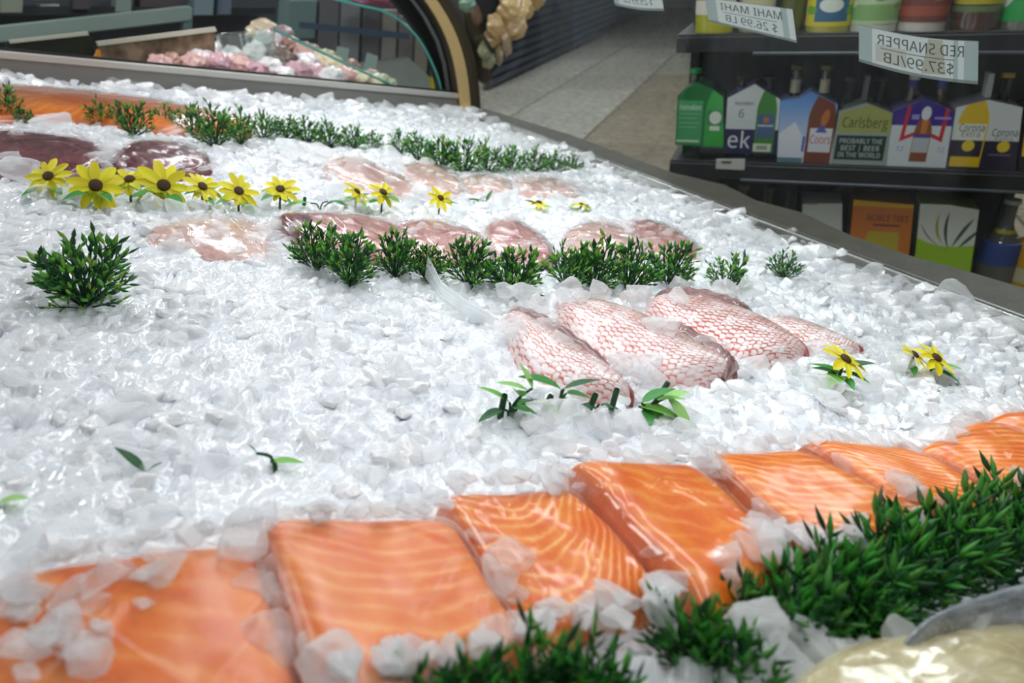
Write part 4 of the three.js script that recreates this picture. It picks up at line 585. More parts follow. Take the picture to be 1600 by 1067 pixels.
const glassPane = phys(new THREE.Color(0.86, 0.93, 0.91), 0.05, { transmission: 1, thickness: 0, ior: 1.5 });
const cream = std(sRGB(206, 204, 186), 0.5), teal = phys(sRGB(60, 150, 140), 0.2, { clearcoat: 1 });
{
  let t = thing('aluminium_beam', 'long pale grey aluminium beam crossing the top left behind the salmon', 'beam');
  flat(t, 'profile', [[-60, 47], [296, 9], [301, 14], [301, 31], [296, 33], [-60, 74]], 0.75, 0.05, std(sRGB(150, 170, 162), 0.35, { metalness: 0.3 }), null, 0.004);
  flat(t, 'bracket', [[286, 30], [301, 28], [300, 46], [286, 46]], 0.76, 0.03, std(sRGB(110, 140, 138), 0.4, { metalness: 0.3 }));
  t = thing('glass_partition', 'dark glass partition with a pale top edge at the far left behind the divider', 'partition');
  flat(t, 'pane', [[10, 66], [138, 52], [152, 92], [10, 80]], 0.36, 0.006, phys(sRGB(70, 76, 66), 0.12, { transmission: 0.5, thickness: 0 }));
  flat(t, 'top_edge', [[14, 63], [137, 49], [139, 55], [16, 68]], 0.355, 0.012, cream, 'pale top edge');
  t = thing('glass_partition', 'glass partition with a painted brown reflection and a pale top edge beside the meat tray', 'partition');
  const paintedReflection = tex(128, 64, (s, q) => { const n = fbm(s * 4, q * 3, 3), m = fbm(s * 9 + 4, q * 2, 2); return mixc([150, 128, 104], [92, 74, 60], clamp(0.5 + n + 0.5 * m)); });  // blotchy reflection of the meat painted into the pane's colour
  { const m = flat(t, 'pane', [[154, 70], [336, 46], [336, 104], [272, 104], [156, 90]], 0.26, 0.006, phys(0xffffff, 0.1, { map: paintedReflection, clearcoat: 1 })); const p = m.geometry.attributes.position, uv = m.geometry.attributes.uv; for (let i = 0; i < p.count; i++) uv.setXY(i, p.getX(i) * 2.2, p.getY(i) * 4); }
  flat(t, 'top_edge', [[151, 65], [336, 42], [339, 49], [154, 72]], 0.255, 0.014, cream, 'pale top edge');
  flat(t, 'clip', [[147, 90], [153, 77], [157, 78], [158, 90]], 0.25, 0.012, std(sRGB(232, 150, 30), 0.5), 'small orange clip');
  t = thing('deli_case', 'next glass case beyond the divider, with curved dark end frame and teal edged glass', 'display case');
  const black2 = std(sRGB(24, 27, 30), 0.45);
  flat(t, 'end_frame', [[560, -60], [612, -4], [640, 30], [662, 62], [678, 100], [688, 146], [716, 148], [708, 100], [694, 60], [672, 20], [640, -60]], 0.14, 0.03, black2, 'curved black end frame');
  const arc = [[600, -60], [640, -4], [662, 26], [682, 64], [693, 100], [700, 146]]; flat(t, 'frame_seam', [...arc, ...arc.slice().reverse().map(([x, y]) => [x + 4, y])], 0.13, 0.012, std(sRGB(120, 126, 124), 0.4), 'grey seam strip');
  flat(t, 'end_glass', [[440, -30], [428, 46], [616, 135], [690, 143], [684, 120], [672, 92], [655, 62], [630, 36], [600, 18], [560, 8], [505, -6]], 0.075, 0.008, glassPane);
  const tubeAt = (px, d, w) => { const pl = divPlane(d), P = px.map(([x, y]) => { const q = onPlane(x, y, pl); return planeW(pl, q[0], q[1]).sub(t.position).applyQuaternion(t.quaternion.clone().invert()); }); return new THREE.TubeGeometry(new THREE.CatmullRomCurve3(P), 40, w, 6); };
  part(t, 'glass_edge', tubeAt([[428, 46], [490, 76], [550, 104], [617, 135]], 0.07, 0.0045), teal, 'teal lower glass edge');
  part(t, 'glass_edge', tubeAt([[505, -6], [560, 8], [600, 18], [630, 36], [655, 62], [672, 92], [684, 120], [690, 143]], 0.07, 0.0045), teal, 'teal curved glass edge');
  flat(t, 'clip', [[674, 120], [680, 124], [683, 141], [676, 141]], 0.48, 0.02, std(sRGB(220, 200, 40), 0.5), 'yellow clip');
  const tray = []; { const P = [[-80, 120, 0.05], [720, 160, 0.05], [760, 30, 0.9], [-80, 10, 0.9]]; const g = new THREE.BufferGeometry(), W = [0.03, 0.03, 0.95, 0.95].map((d, i) => { const pl = divPlane(d), x = [-1.7, 0.05, 0.05, -1.7][i], y = [-0.06, -0.06, 0.12, 0.12][i]; return planeW(pl, x, y - 0.05).sub(t.position).applyQuaternion(t.quaternion.clone().invert()); }); const pos = []; for (const k of [0, 1, 2, 0, 2, 3]) pos.push(...W[k].toArray()); for (const k of [0, 2, 1, 0, 3, 2]) pos.push(W[k].x, W[k].y - 0.02, W[k].z); g.setAttribute('position', new THREE.Float32BufferAttribute(pos, 3)); g.computeVertexNormals(); part(t, 'tray', g, std(sRGB(86, 84, 80), 0.4)); }
  // price cards and the cold wall behind
  for (const [px, lab] of [[[[437, 72], [456, 76], [450, 108], [432, 104]], 'white price card hanging behind the end glass, left of the pair'], [[[574, 82], [591, 88], [586, 114], [568, 108]], 'white price card hanging behind the end glass, right of the pair']]) { const c = thing('price_card', lab, 'price card', 'price cards behind the end glass'); flat(c, 'card', px.map(([x, y]) => [x + (lab.includes('left') ? 90 : 0), y]), 0.62, 0.004, std(sRGB(176, 190, 182), 0.5)); }
  const wallThing = thing('refrigerated_shelving', 'dark refrigerated shelving with grey boxes behind the neighbouring case', 'shelving');
  flat(wallThing, 'back_panel', [[-200, -260], [735, -200], [735, 150], [-200, 110]], 2.0, 0.05, std(sRGB(74, 78, 84), 0.6));
  flat(wallThing, 'shelf_edge', [[-200, 8], [430, 12], [430, 22], [-200, 20]], 1.75, 0.2, std(sRGB(46, 52, 56), 0.5));
  [[20, 0, 34, 40, [150, 160, 146]], [74, -8, 34, 14, [204, 214, 204]], [78, 14, 30, 14, [210, 218, 210]], [130, 0, 26, 30, [84, 78, 82]], [195, -6, 24, 50, [140, 160, 156]], [250, 0, 60, 40, [88, 80, 86]], [320, 6, 30, 36, [130, 152, 160]], [352, 8, 22, 30, [108, 122, 140]]].forEach(([x, y, w, h, c], i) => flat(wallThing, 'box', [[x - w / 2, y - h / 2], [x + w / 2, y - h / 2], [x + w / 2 - 2, y + h / 2], [x - w / 2 - 2, y + h / 2]], 1.7 + 0.03 * (i % 3), 0.1, std(sRGB(...c), 0.6), null, 0.003));
  [[470, 30, 44, 60, [118, 136, 140]], [512, 40, 30, 110, [112, 104, 112]], [545, 50, 30, 110, [140, 134, 140]], [578, 60, 26, 110, [100, 94, 102]], [606, 70, 22, 110, [150, 138, 134]], [632, 80, 22, 110, [122, 108, 112]], [656, 90, 20, 110, [156, 140, 132]], [678, 96, 14, 100, [92, 84, 86]]].forEach(([x, y, w, h, c]) => flat(wallThing, 'carton', [[x - w / 2 + 4, y - h / 2], [x + w / 2 + 4, y - h / 2], [x + w / 2, y + h / 2], [x - w / 2, y + h / 2]], 1.3, 0.12, std(sRGB(...c), 0.6), null, 0.003));  // plates added for the soft vertical reflections in the end glass, not cartons
  flat(wallThing, 'shelf_edge', [[470, 34], [640, 52], [640, 62], [470, 44]], 1.1, 0.02, std(sRGB(70, 84, 110), 0.4));
  const pv = thing('plastic_tray', 'clear rounded plastic tub standing among the meat cuts', 'tub');
  { const pl = divPlane(0.3), o = onPlane(392, 98, pl); pv.position.copy(planeW(pl, o[0], o[1], 0)); const g = new THREE.LatheGeometry([[0.001, 0], [0.07, 0], [0.085, 0.03], [0.094, 0.085], [0.098, 0.09], [0.095, 0.092], [0.09, 0.085], [0.081, 0.034], [0.066, 0.005], [0.001, 0.005]].map((p) => new THREE.Vector2(...p)), 40); part(pv, 'tub', g, phys(new THREE.Color(0.86, 0.91, 0.89), 0.16, { transmission: 0.97, thickness: 0 })); }
  const blob = (i) => { let g = new THREE.IcosahedronGeometry(1, 7); g.deleteAttribute('uv'); g.deleteAttribute('normal'); g = mergeVertices(g, 1e-4); const p = g.attributes.position; for (let k = 0; k < p.count; k++) { const x = p.getX(k), y = p.getY(k), z = p.getZ(k), q = 1 + 0.35 * fbm3(x * 1.1 + i * 5, y * 1.1, z * 1.1, 3); p.setXYZ(k, x * q * 1.15, y * q * 0.7, z * q); } g.computeVertexNormals(); return g; };
  const BL = [0, 1, 2, 3].map(blob), meat = (c) => phys(sRGB(...c), 0.35, { clearcoat: 0.5 });
  const MM = [meat([226, 208, 176]), meat([214, 168, 162]), meat([228, 222, 224]), meat([172, 128, 112]), meat([110, 92, 84]), meat([196, 150, 160])], MN = ['cream', 'pink', 'white', 'brown', 'dark', 'rosy'];
  [[250, 99, 12, 1], [268, 94, 10, 3], [318, 92, 14, 2], [332, 78, 12, 2], [302, 98, 14, 1], [345, 100, 14, 5], [360, 90, 13, 2], [376, 100, 13, 1], [398, 82, 13, 2], [410, 48, 16, 0], [418, 66, 16, 2], [436, 58, 16, 5], [430, 84, 16, 4], [446, 96, 15, 4], [452, 70, 13, 3], [466, 112, 15, 5], [480, 84, 16, 1], [482, 100, 16, 2], [500, 116, 14, 5], [506, 94, 15, 0], [522, 104, 15, 0], [516, 122, 15, 2], [540, 120, 14, 1], [548, 108, 12, 3], [562, 124, 14, 0], [580, 122, 13, 1], [590, 130, 13, 0], [608, 132, 10, 0], [420, 104, 14, 2], [400, 110, 13, 5], [446, 116, 12, 2]].forEach(([x, y, r0, c], i) => {
    const d = 0.1 + 0.5 * clamp((140 - y - (640 - x) * 0.09) / 70), pl = divPlane(d), q = onPlane(x, y, pl), s = r0 * atDepth(x, y, 1).sub(EYE).length() * 0 + r0 * (planeW(pl, q[0], q[1]).sub(EYE).length() / F) * 1.2;
    const m = new THREE.Mesh(BL[i % 4], MM[c]); m.name = numbered('meat_cut'); m.castShadow = m.receiveShadow = true; m.position.copy(planeW(pl, q[0], q[1])); m.rotation.set(0.4, i * 1.7, 0.3 * ((i % 3) - 1)); m.scale.setScalar(s); scene.add(tag(m, `${MN[c]} raw meat cut heaped in the next case beyond the divider`, 'meat', `${MN[c]} meat cuts in the next case`)); });
  { const pl = divPlane(1.1), m = new THREE.Mesh(BL[1], meat([150, 84, 110])); const q = onPlane(590, -4, pl); m.name = numbered('meat_cut'); m.position.copy(planeW(pl, q[0], q[1])); m.scale.set(0.1, 0.06, 0.06); m.castShadow = true; scene.add(tag(m, 'purple pink meat cut at the top edge of the photo above the end glass', 'meat')); }
  // right of the post: tan pieces on a dark sloping board, seen through the front glass
  const board = thing('display_board', 'dark sloping display board right of the corner post, holding tan pieces', 'display board');
  flat(board, 'board', [[722, -60], [850, -60], [772, 112], [762, 134], [742, 120]], 1.5, 0.04, std(sRGB(28, 30, 36), 0.5));
  flat(board, 'wire_loop', [[742, 58], [756, 54], [764, 66], [774, 86], [771, 88], [760, 70], [755, 58], [743, 62]], 1.42, 0.008, std(sRGB(40, 58, 70), 0.4), 'bent dark wire');
  [[806, 12, 25, [226, 190, 132]], [838, -10, 22, [220, 186, 128]], [776, 42, 20, [214, 176, 122]], [800, 40, 22, [212, 178, 130]], [790, 66, 20, [200, 176, 150]], [770, 60, 14, [200, 166, 110]], [778, 86, 15, [190, 170, 140]], [758, 80, 13, [150, 154, 120]], [764, 96, 11, [160, 160, 130]], [744, 22, 16, [120, 84, 74]], [730, 6, 12, [120, 160, 140]]].forEach(([x, y, r0, c], i) => { const pl = divPlane(1.44), q = onPlane(x, y, pl), w = planeW(pl, q[0], q[1], 0.0), m = new THREE.Mesh(BL[(i + 1) % 4], meat(c)); m.name = numbered('baked_piece'); m.castShadow = m.receiveShadow = true; m.position.copy(w); m.rotation.set(1.2, 0, i * 1.3); m.scale.setScalar(r0 * w.clone().sub(EYE).length() / F * 0.9); m.scale.y *= 0.6; scene.add(tag(m, i < 7 ? 'tan rounded piece on the dark board right of the corner post' : i < 9 ? 'greenish grey piece at the foot of the dark board right of the post' : i === 9 ? 'brown piece beside the corner post at the top' : 'pale green piece beside the corner post at the top edge', 'food', i < 7 ? 'tan pieces on the dark board' : i < 9 ? 'greenish pieces on the dark board' : undefined)); });
}
// ------------------------------------------------------------------ slatted counter across the floor
{
  const o = floorAt(762, 142), pl = frameFrom(o, tA, UP), t = thing('slatted_counter', 'dark blue counter front of horizontal slats standing on the stone floor', 'counter'); t.position.copy(o); t.quaternion.copy(pl.q);
  const P1 = [[762, 142], [894, 77], [894, -40], [848, -40], [832, 0], [770, 108]].map(([x, y]) => onPlane(x, y, pl)), P2 = [[894, 77], [962, 36], [960, -40], [894, -40]].map(([x, y]) => onPlane(x, y, pl));
  const span = (P, y) => { const xs = []; for (let i = 0, j = P.length - 1; i < P.length; j = i++) { const a = P[i], b = P[j]; if ((a[1] > y) !== (b[1] > y)) xs.push(a[0] + (b[0] - a[0]) * (y - a[1]) / (b[1] - a[1])); } return xs.length > 1 ? [Math.min(...xs), Math.max(...xs)] : null; };
  [[P1, std(sRGB(66, 76, 98), 0.45), std(sRGB(10, 12, 18), 0.6)], [P2, std(sRGB(112, 130, 170), 0.4), std(sRGB(48, 56, 76), 0.6)]].forEach(([P, m, bk], which) => {  // right panel painted lighter: the light on that face is in its colours
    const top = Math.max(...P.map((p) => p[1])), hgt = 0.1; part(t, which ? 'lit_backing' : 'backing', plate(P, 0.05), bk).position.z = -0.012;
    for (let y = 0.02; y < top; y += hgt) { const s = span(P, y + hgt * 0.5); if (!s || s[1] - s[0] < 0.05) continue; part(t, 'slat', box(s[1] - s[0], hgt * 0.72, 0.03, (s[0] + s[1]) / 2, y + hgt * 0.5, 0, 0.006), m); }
  });
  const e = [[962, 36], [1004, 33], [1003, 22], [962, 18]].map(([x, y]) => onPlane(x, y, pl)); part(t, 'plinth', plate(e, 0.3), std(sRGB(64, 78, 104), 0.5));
}
// ------------------------------------------------------------------ drinks shelves
{
  const S = frameFrom(atDepth(1345, 250, 2.25), tB, UP), sp = (x, y, off = 0) => onPlane(x, y, { ...S, o: S.o.clone().addScaledVector(S.z, off) });
  const shelf = thing('drinks_shelving', 'black metal shop shelving with three levels of bottles and cartons', 'shelving'); shelf.position.copy(S.o); shelf.quaternion.copy(S.q);
  const x0 = sp(1059, 60)[0], x1 = sp(1720, 90)[0], yA = sp(1320, 50)[1], yB = sp(1345, 258)[1], yC = yB - (yA - yB) * 1.0, w = x1 - x0, cx = (x0 + x1) / 2, blk = std(sRGB(15, 15, 18), 0.5), lipM = std(sRGB(92, 98, 106), 0.35, { metalness: 0.5 });
  for (const [y, n] of [[yA, 0], [yB, 1], [yC, 2]]) {
    part(shelf, 'shelf_board', box(w, 0.03, 0.42, cx, y - 0.015, -0.19), blk);
    part(shelf, 'price_rail', box(w, 0.045, 0.012, cx, y - 0.028, 0.026, 0.004), blk);
    part(shelf, 'rail_lip', box(w - 0.22, 0.008, 0.014, cx + 0.11, y - 0.052, 0.03, 0.003), lipM);
  }
  part(shelf, 'back_panel', new THREE.BoxGeometry(w, yA + 0.62 - (-S.o.y), 0.03).translate(cx, (yA + 0.62 - S.o.y) / 2, -0.42), std(sRGB(13, 12, 13), 0.7));
  part(shelf, 'base', box(w, yC - 0.06 + S.o.y, 0.4, cx, -S.o.y + (yC - 0.06 + S.o.y) / 2, -0.2, 0.01), blk);
  for (const x of [x0 + 0.02, cx, x1 - 0.02]) part(shelf, 'upright', box(0.03, yA + 0.6 + S.o.y, 0.03, x, -S.o.y + (yA + 0.6 + S.o.y) / 2, -0.385), blk);
  const put = (o, x, y, z) => { o.position.copy(planeW(S, x, y, z)); o.quaternion.copy(S.q); return o; };
  { const t = thing('shelf_price_label', 'white price label on the edge of the middle drinks shelf', 'price label'); const P = [[1119, 249], [1164, 249], [1163, 266], [1118, 264]].map(([x, y]) => sp(x, y, 0.04)), c = centre(P); put(t, c[0], c[1], 0.037); const s = new THREE.ShapeGeometry(new THREE.Shape(P.map((p) => new THREE.Vector2(p[0] - c[0], p[1] - c[1]))));
    part(t, 'holder', plate(P.map((p) => [p[0] - c[0], p[1] - c[1]]), 0.004), std(sRGB(206, 208, 200), 0.5)); part(t, 'print', box(0.03, 0.006, 0.0008, -0.012, 0.022, 0.0004, 0.0002), std(sRGB(70, 74, 76), 0.6)); }
  // a printed face from a drawing, set a hair proud of the carton
  const face = (parent, pts, draw, z) => { const c = centre(pts), g = new THREE.ShapeGeometry(new THREE.Shape(pts.map((p) => new THREE.Vector2(...p)))), p = g.attributes.position, uv = g.attributes.uv; for (let i = 0; i < p.count; i++) uv.setXY(i, (p.getX(i) - c[0] + c[2] / 2) / c[2], (p.getY(i) - c[1]) / c[3]);
    const W = 256, Hc = Math.round(256 * c[3] / c[2]); const m = part(parent, 'printed_front', g, std(0xffffff, 0.5, { map: canvasTex(W, Hc, (x) => draw(x, W, Hc)) })); m.position.z = z; return m; };
  function pack(label, px, base, draw, opt = {}) {
    const P = px.map(([x, y]) => sp(x, y)), c = centre(P), yb = base, t = thing(opt.name ?? 'beer_carrier', label, opt.cat ?? 'carton'); put(t, c[0], yb, 0);
    // upright carton: sides made vertical again, the outline kept above its shoulders
    const Q = P.map((p) => [p[0] - c[0], Math.max(0, p[1] - yb)]); Q.forEach((p) => { if (p[1] < 0.012) p[1] = 0; });
    part(t, 'carton', plate(Q, opt.deep ?? 0.13, 0.0015), std(sRGB(...opt.side ?? [120, 120, 120]), 0.6)); face(t, Q, draw, 0.0012);
    if (opt.handle) { const [x, y0, y1, wd, col] = opt.handle; const a = sp(x, y0), b = sp(x - 7, y1); part(t, 'handle', bar(V3(b[0] - c[0], b[1] - yb, -0.06), V3(a[0] - c[0], a[1] - yb, -0.06), 0.05, wd, 0.001), std(sRGB(...col), 0.6)); }
    return t;
  }
  const txt = (x, s, px, py, size, col, font = 'sans-serif', maxW) => { x.fillStyle = col; x.font = `${size}px ${font}`; x.textAlign = 'center'; x.textBaseline = 'middle'; x.fillText(s, px, py, maxW); };
  const bottlePic = (x, cx2, y0, y1, hw, cols) => { const h = y1 - y0; x.fillStyle = cols[0]; x.beginPath(); x.moveTo(cx2 - hw * 0.36, y0); x.lineTo(cx2 + hw * 0.36, y0); x.lineTo(cx2 + hw * 0.4, y0 + h * 0.16); x.quadraticCurveTo(cx2 + hw, y0 + h * 0.34, cx2 + hw, y0 + h * 0.46); x.lineTo(cx2 + hw, y1); x.lineTo(cx2 - hw, y1); x.lineTo(cx2 - hw, y0 + h * 0.46); x.quadraticCurveTo(cx2 - hw, y0 + h * 0.34, cx2 - hw * 0.4, y0 + h * 0.16); x.closePath(); x.fill(); };
  const yb = yB + 0.001;
  pack('green six bottle carrier with white lettering and a bottle picture, leftmost on the middle shelf', [[1055, 226], [1059, 150], [1072, 138], [1090, 130], [1112, 138], [1130, 152], [1131, 232]], yb, (x, w2, h) => { x.fillStyle = '#0e7430'; x.fillRect(0, 0, w2, h); x.fillStyle = '#46a468'; x.fillRect(6, h * 0.26, w2 * 0.5, h * 0.68); bottlePic(x, w2 * 0.78, -h * 0.06, h * 0.97, w2 * 0.2, ['#36b044']); x.fillStyle = '#3f8f5a'; x.fillRect(w2 * 0.61, h * 0.4, w2 * 0.34, h * 0.24); x.fillStyle = '#e6eee0'; x.beginPath(); x.ellipse(w2 * 0.78, h * 0.52, w2 * 0.12, h * 0.1, 0, 0, 7); x.fill(); x.fillRect(w2 * 0.68, h * 0.65, w2 * 0.2, h * 0.07); txt(x, '★', w2 * 0.78, h * 0.51, 40, '#d03030'); txt(x, '★', w2 * 0.42, h * 0.17, 22, '#d03030'); txt(x, 'Heineken', w2 * 0.27, h * 0.37, 40, '#eef4ea', 'sans-serif', w2 * 0.44); x.fillStyle = '#9cc8a4'; for (let i = 0; i < 4; i++) x.fillRect(w2 * 0.06, h * (0.46 + i * 0.07), w2 * (0.4 - 0.05 * (i % 2)), 4); x.fillStyle = '#dfeccc'; x.fillRect(6, h * 0.88, w2 * 0.46, 10); }, { side: [16, 82, 38] });
  pack('white and navy beer carrier with the letters ek and a blue labelled bottle picture', [[1131, 238], [1137, 153], [1180, 131], [1190, 138], [1219, 155], [1213, 242]], yb, (x, w2, h) => { x.fillStyle = '#d6dcde'; x.fillRect(0, 0, w2, h); x.fillStyle = '#241f52'; x.fillRect(0, h * 0.64, w2, h); bottlePic(x, w2 * 0.74, -h * 0.1, h * 0.97, w2 * 0.18, ['#3f8a30']); x.fillStyle = '#48638c'; x.fillRect(w2 * 0.585, h * 0.42, w2 * 0.31, h * 0.34); x.fillStyle = '#b87838'; x.beginPath(); x.arc(w2 * 0.74, h * 0.5, 14, 0, 7); x.fill(); x.fillStyle = '#c8d4dc'; x.fillRect(w2 * 0.6, h * 0.57, w2 * 0.28, 8); txt(x, 'Heineken', w2 * 0.32, h * 0.27, 28, '#26282c', 'sans-serif', w2 * 0.36); txt(x, '★', w2 * 0.32, h * 0.2, 22, '#d04848'); txt(x, '6', w2 * 0.28, h * 0.42, 54, '#50545e'); x.fillStyle = '#c9ccd0'; x.fillRect(w2 * 0.2, h * 0.52, w2 * 0.28, 5); txt(x, 'ek', w2 * 0.27, h * 0.8, 110, '#eceef0', 'bold serif'); x.fillStyle = '#dfe4cc'; x.fillRect(w2 * 0.55, h * 0.84, w2 * 0.33, h * 0.12); x.fillStyle = '#3a4038'; for (let i = 0; i < 9; i++) x.fillRect(w2 * (0.62 + i * 0.022), h * 0.87, 3, h * 0.06); }, { side: [60, 60, 100] });
  pack('pale blue beer carrier with a mountain print and brown bottle picture', [[1214, 252], [1219, 158], [1250, 154], [1268, 143], [1280, 150], [1309, 164], [1298, 254]], yb, (x, w2, h) => { const gr = x.createLinearGradient(0, 0, 0, h); gr.addColorStop(0, '#4f8fe0'); gr.addColorStop(0.45, '#a8bfe6'); gr.addColorStop(0.9, '#dfe4f2'); x.fillStyle = gr; x.fillRect(0, 0, w2, h); x.fillStyle = '#e4e8f4'; x.beginPath(); x.moveTo(0, h * 0.62); x.lineTo(w2 * 0.3, h * 0.42); x.lineTo(w2 * 0.55, h * 0.75); x.lineTo(w2 * 0.55, h * 0.95); x.lineTo(0, h * 0.9); x.fill(); x.fillStyle = '#5a8a94'; x.fillRect(0, h * 0.93, w2 * 0.5, h); txt(x, '★', w2 * 0.5, h * 0.44, 30, '#2a3ab0'); x.fillStyle = '#5a68c4'; x.fillRect(w2 * 0.46, h * 0.62, 12, h * 0.22); bottlePic(x, w2 * 0.75, -h * 0.16, h, w2 * 0.23, ['#7a3a20']); x.fillStyle = '#c07028'; x.beginPath(); x.ellipse(w2 * 0.8, h * 0.36, 16, 40, 0.2, 0, 7); x.fill(); x.fillStyle = '#dcdfe8'; x.fillRect(w2 * 0.57, h * 0.5, w2 * 0.38, h * 0.34); x.fillStyle = '#4a58b0'; x.beginPath(); x.moveTo(w2 * 0.66, h * 0.56); x.lineTo(w2 * 0.76, h * 0.44); x.lineTo(w2 * 0.86, h * 0.56); x.fill(); txt(x, 'Coors', w2 * 0.76, h * 0.66, 54, '#c84a4e', 'italic serif', w2 * 0.36); }, { side: [120, 140, 190] });
  pack('olive and dark green four bottle carrier with white slogan and a grey handle', [[1297, 256], [1311, 174], [1354, 161], [1395, 177], [1385, 259]], yb, (x, w2, h) => { x.fillStyle = '#9aa69e'; x.fillRect(0, 0, w2, h); x.fillStyle = '#a2a656'; x.beginPath(); x.moveTo(14, h * 0.16); x.lineTo(w2 * 0.55, h * 0.03); x.lineTo(w2 - 8, h * 0.17); x.lineTo(w2 - 14, h * 0.47); x.lineTo(10, h * 0.47); x.fill(); txt(x, 'Carlsberg', w2 * 0.5, h * 0.31, 68, '#3c4420', 'italic bold serif', w2 * 0.8); x.fillStyle = '#123028'; x.fillRect(12, h * 0.52, w2 - 34, h * 0.4); ['PROBABLY THE', 'BEST | BEER', 'IN THE WORLD'].forEach((l, i) => txt(x, l, w2 * 0.48, h * (0.61 + 0.115 * i), 32, '#d2dcd6', 'bold sans-serif', w2 * 0.76)); }, { side: [110, 120, 112], handle: [1359, 122, 160, 0.012, [110, 108, 112]] });
  pack('purple and white beer carrier with red angular ribbon and brown bottle picture', [[1382, 264], [1397, 174], [1446, 155], [1491, 174], [1476, 268]], yb, (x, w2, h) => { x.fillStyle = '#d4dade'; x.fillRect(0, 0, w2, h); x.fillStyle = '#35148c'; x.fillRect(0, 0, w2, h * 0.38); x.strokeStyle = '#c8242c'; x.lineWidth = 16; x.beginPath(); x.moveTo(w2 * 0.24, h * 0.1); x.lineTo(w2 * 0.2, h * 0.58); x.lineTo(w2 * 0.5, h * 0.46); x.lineTo(w2 * 0.82, h * 0.58); x.lineTo(w2 * 0.84, h * 0.1); x.stroke(); bottlePic(x, w2 * 0.52, h * 0.12, h * 0.92, w2 * 0.14, ['#8a4a2a']); x.fillStyle = '#c8782e'; x.fillRect(w2 * 0.48, h * 0.3, w2 * 0.1, h * 0.2); x.fillStyle = '#b8bec4'; x.fillRect(w2 * 0.39, h * 0.54, w2 * 0.26, h * 0.24); x.fillStyle = '#4a3c94'; x.fillRect(w2 * 0.39, h * 0.51, w2 * 0.26, h * 0.05); x.fillStyle = '#d8dce2'; x.beginPath(); x.ellipse(w2 * 0.52, h * 0.2, 20, 30, 0, 0, 7); x.fill(); txt(x, '12', w2 * 0.2, h * 0.73, 30, '#7c86c8'); txt(x, '12', w2 * 0.86, h * 0.73, 30, '#7c86c8'); x.fillStyle = '#9a90d8'; x.fillRect(w2 * 0.3, h * 0.22, w2 * 0.12, 22); x.fillRect(w2 * 0.66, h * 0.25, w2 * 0.26, 10); }, { side: [90, 84, 130] });
  pack('white and dark beer carrier with yellow bottle picture and a tall white handle', [[1478, 268], [1494, 168], [1545, 156], [1598, 168], [1584, 274]], yb, (x, w2, h) => { x.fillStyle = '#d2d6d8'; x.fillRect(0, 0, w2, h); x.fillStyle = '#2c2438'; x.fillRect(0, h * 0.58, w2, h); bottlePic(x, w2 * 0.28, -h * 0.2, h * 0.97, w2 * 0.21, ['#dcb80c']); x.fillStyle = '#dde0d4'; x.fillRect(w2 * 0.07, h * 0.34, w2 * 0.4, h * 0.24); x.fillStyle = '#2c2438'; x.fillRect(w2 * 0.07, h * 0.58, w2 * 0.4, h * 0.24); txt(x, 'Corona', w2 * 0.28, h * 0.4, 40, '#30343e', 'italic bold serif', w2 * 0.36); txt(x, 'Extra', w2 * 0.28, h * 0.49, 30, '#6c747c', 'italic serif'); txt(x, 'Corona', w2 * 0.74, h * 0.46, 40, '#30343e', 'italic bold serif', w2 * 0.36); txt(x, 'Extra', w2 * 0.74, h * 0.55, 28, '#8a8e88', 'italic serif'); for (const [a, b2] of [[0.28, 0.66], [0.76, 0.66]]) { x.fillStyle = '#e0c42c'; x.beginPath(); x.arc(w2 * a, h * b2, 22, 0, 7); x.fill(); } x.fillStyle = '#6e6a80'; x.fillRect(w2 * 0.58, h * 0.77, w2 * 0.3, 6); x.fillStyle = '#4c5260'; x.fillRect(w2 * 0.9, h * 0.12, 22, 40); }, { side: [120, 120, 128], handle: [1555, 118, 156, 0.014, [190, 194, 192]] });
  pack('dark carrier with a yellow round emblem, cut off by the right edge of the photo', [[1590, 276], [1606, 170], [1660, 162], [1700, 176], [1690, 282]], yb, (x, w2, h) => { x.fillStyle = '#241f22'; x.fillRect(0, 0, w2, h); x.fillStyle = '#e0b010'; x.beginPath(); x.arc(w2 * 0.2, h * 0.55, w2 * 0.26, 0, 7); x.fill(); }, { side: [40, 36, 38] });
  // bottles: lathed glass with neck and body labels
  const prof = (r, h, nk, nh) => [[0.0005, 0], [r * 0.92, 0], [r, 0.006], [r, h * (1 - nh) * 0.82], [r * 0.8, h * (1 - nh) * 0.94], [nk * 1.1, h * (1 - nh * 0.72)], [nk, h * 0.95], [nk * 1.12, h * 0.955], [nk * 1.12, h * 0.985], [0.0005, h]].map((p) => new THREE.Vector2(p[0], p[1]));
  function bottle(name, label, cat2, px, py, off, base, r, h, nk, nh, glass, cap, bands, group) {
    const p = sp(px, py, off), t = thing(name, label, cat2, group); put(t, p[0], base, off); const P = prof(r, h, nk, nh);
    part(t, 'glass', new THREE.LatheGeometry(new THREE.SplineCurve(P).getPoints(60), 32), glass);
    part(t, 'cap', new THREE.CylinderGeometry(nk * 1.25, nk * 1.28, h * 0.045, 20).translate(0, h * 0.985, 0), cap);
    for (const [y0, y1, mat, lname] of bands) { const sc = new THREE.SplineCurve(P), pts = []; for (let i = 0; i <= 400; i++) { const q = sc.getPoint(i / 400); if (q.y >= y0 * h && q.y <= y1 * h) pts.push(new THREE.Vector2(q.x + 0.0006, q.y)); } if (pts.length > 2) part(t, lname ?? 'label', new THREE.LatheGeometry(pts, 32, Math.PI * 0.5, Math.PI * 2), mat); }
    return t;
  }
  const gl = (r, g, b) => phys(sRGB(r, g, b), 0.1, { clearcoat: 1, clearcoatRoughness: 0.05 }), flatc = (r, g, b) => std(sRGB(r, g, b), 0.5);
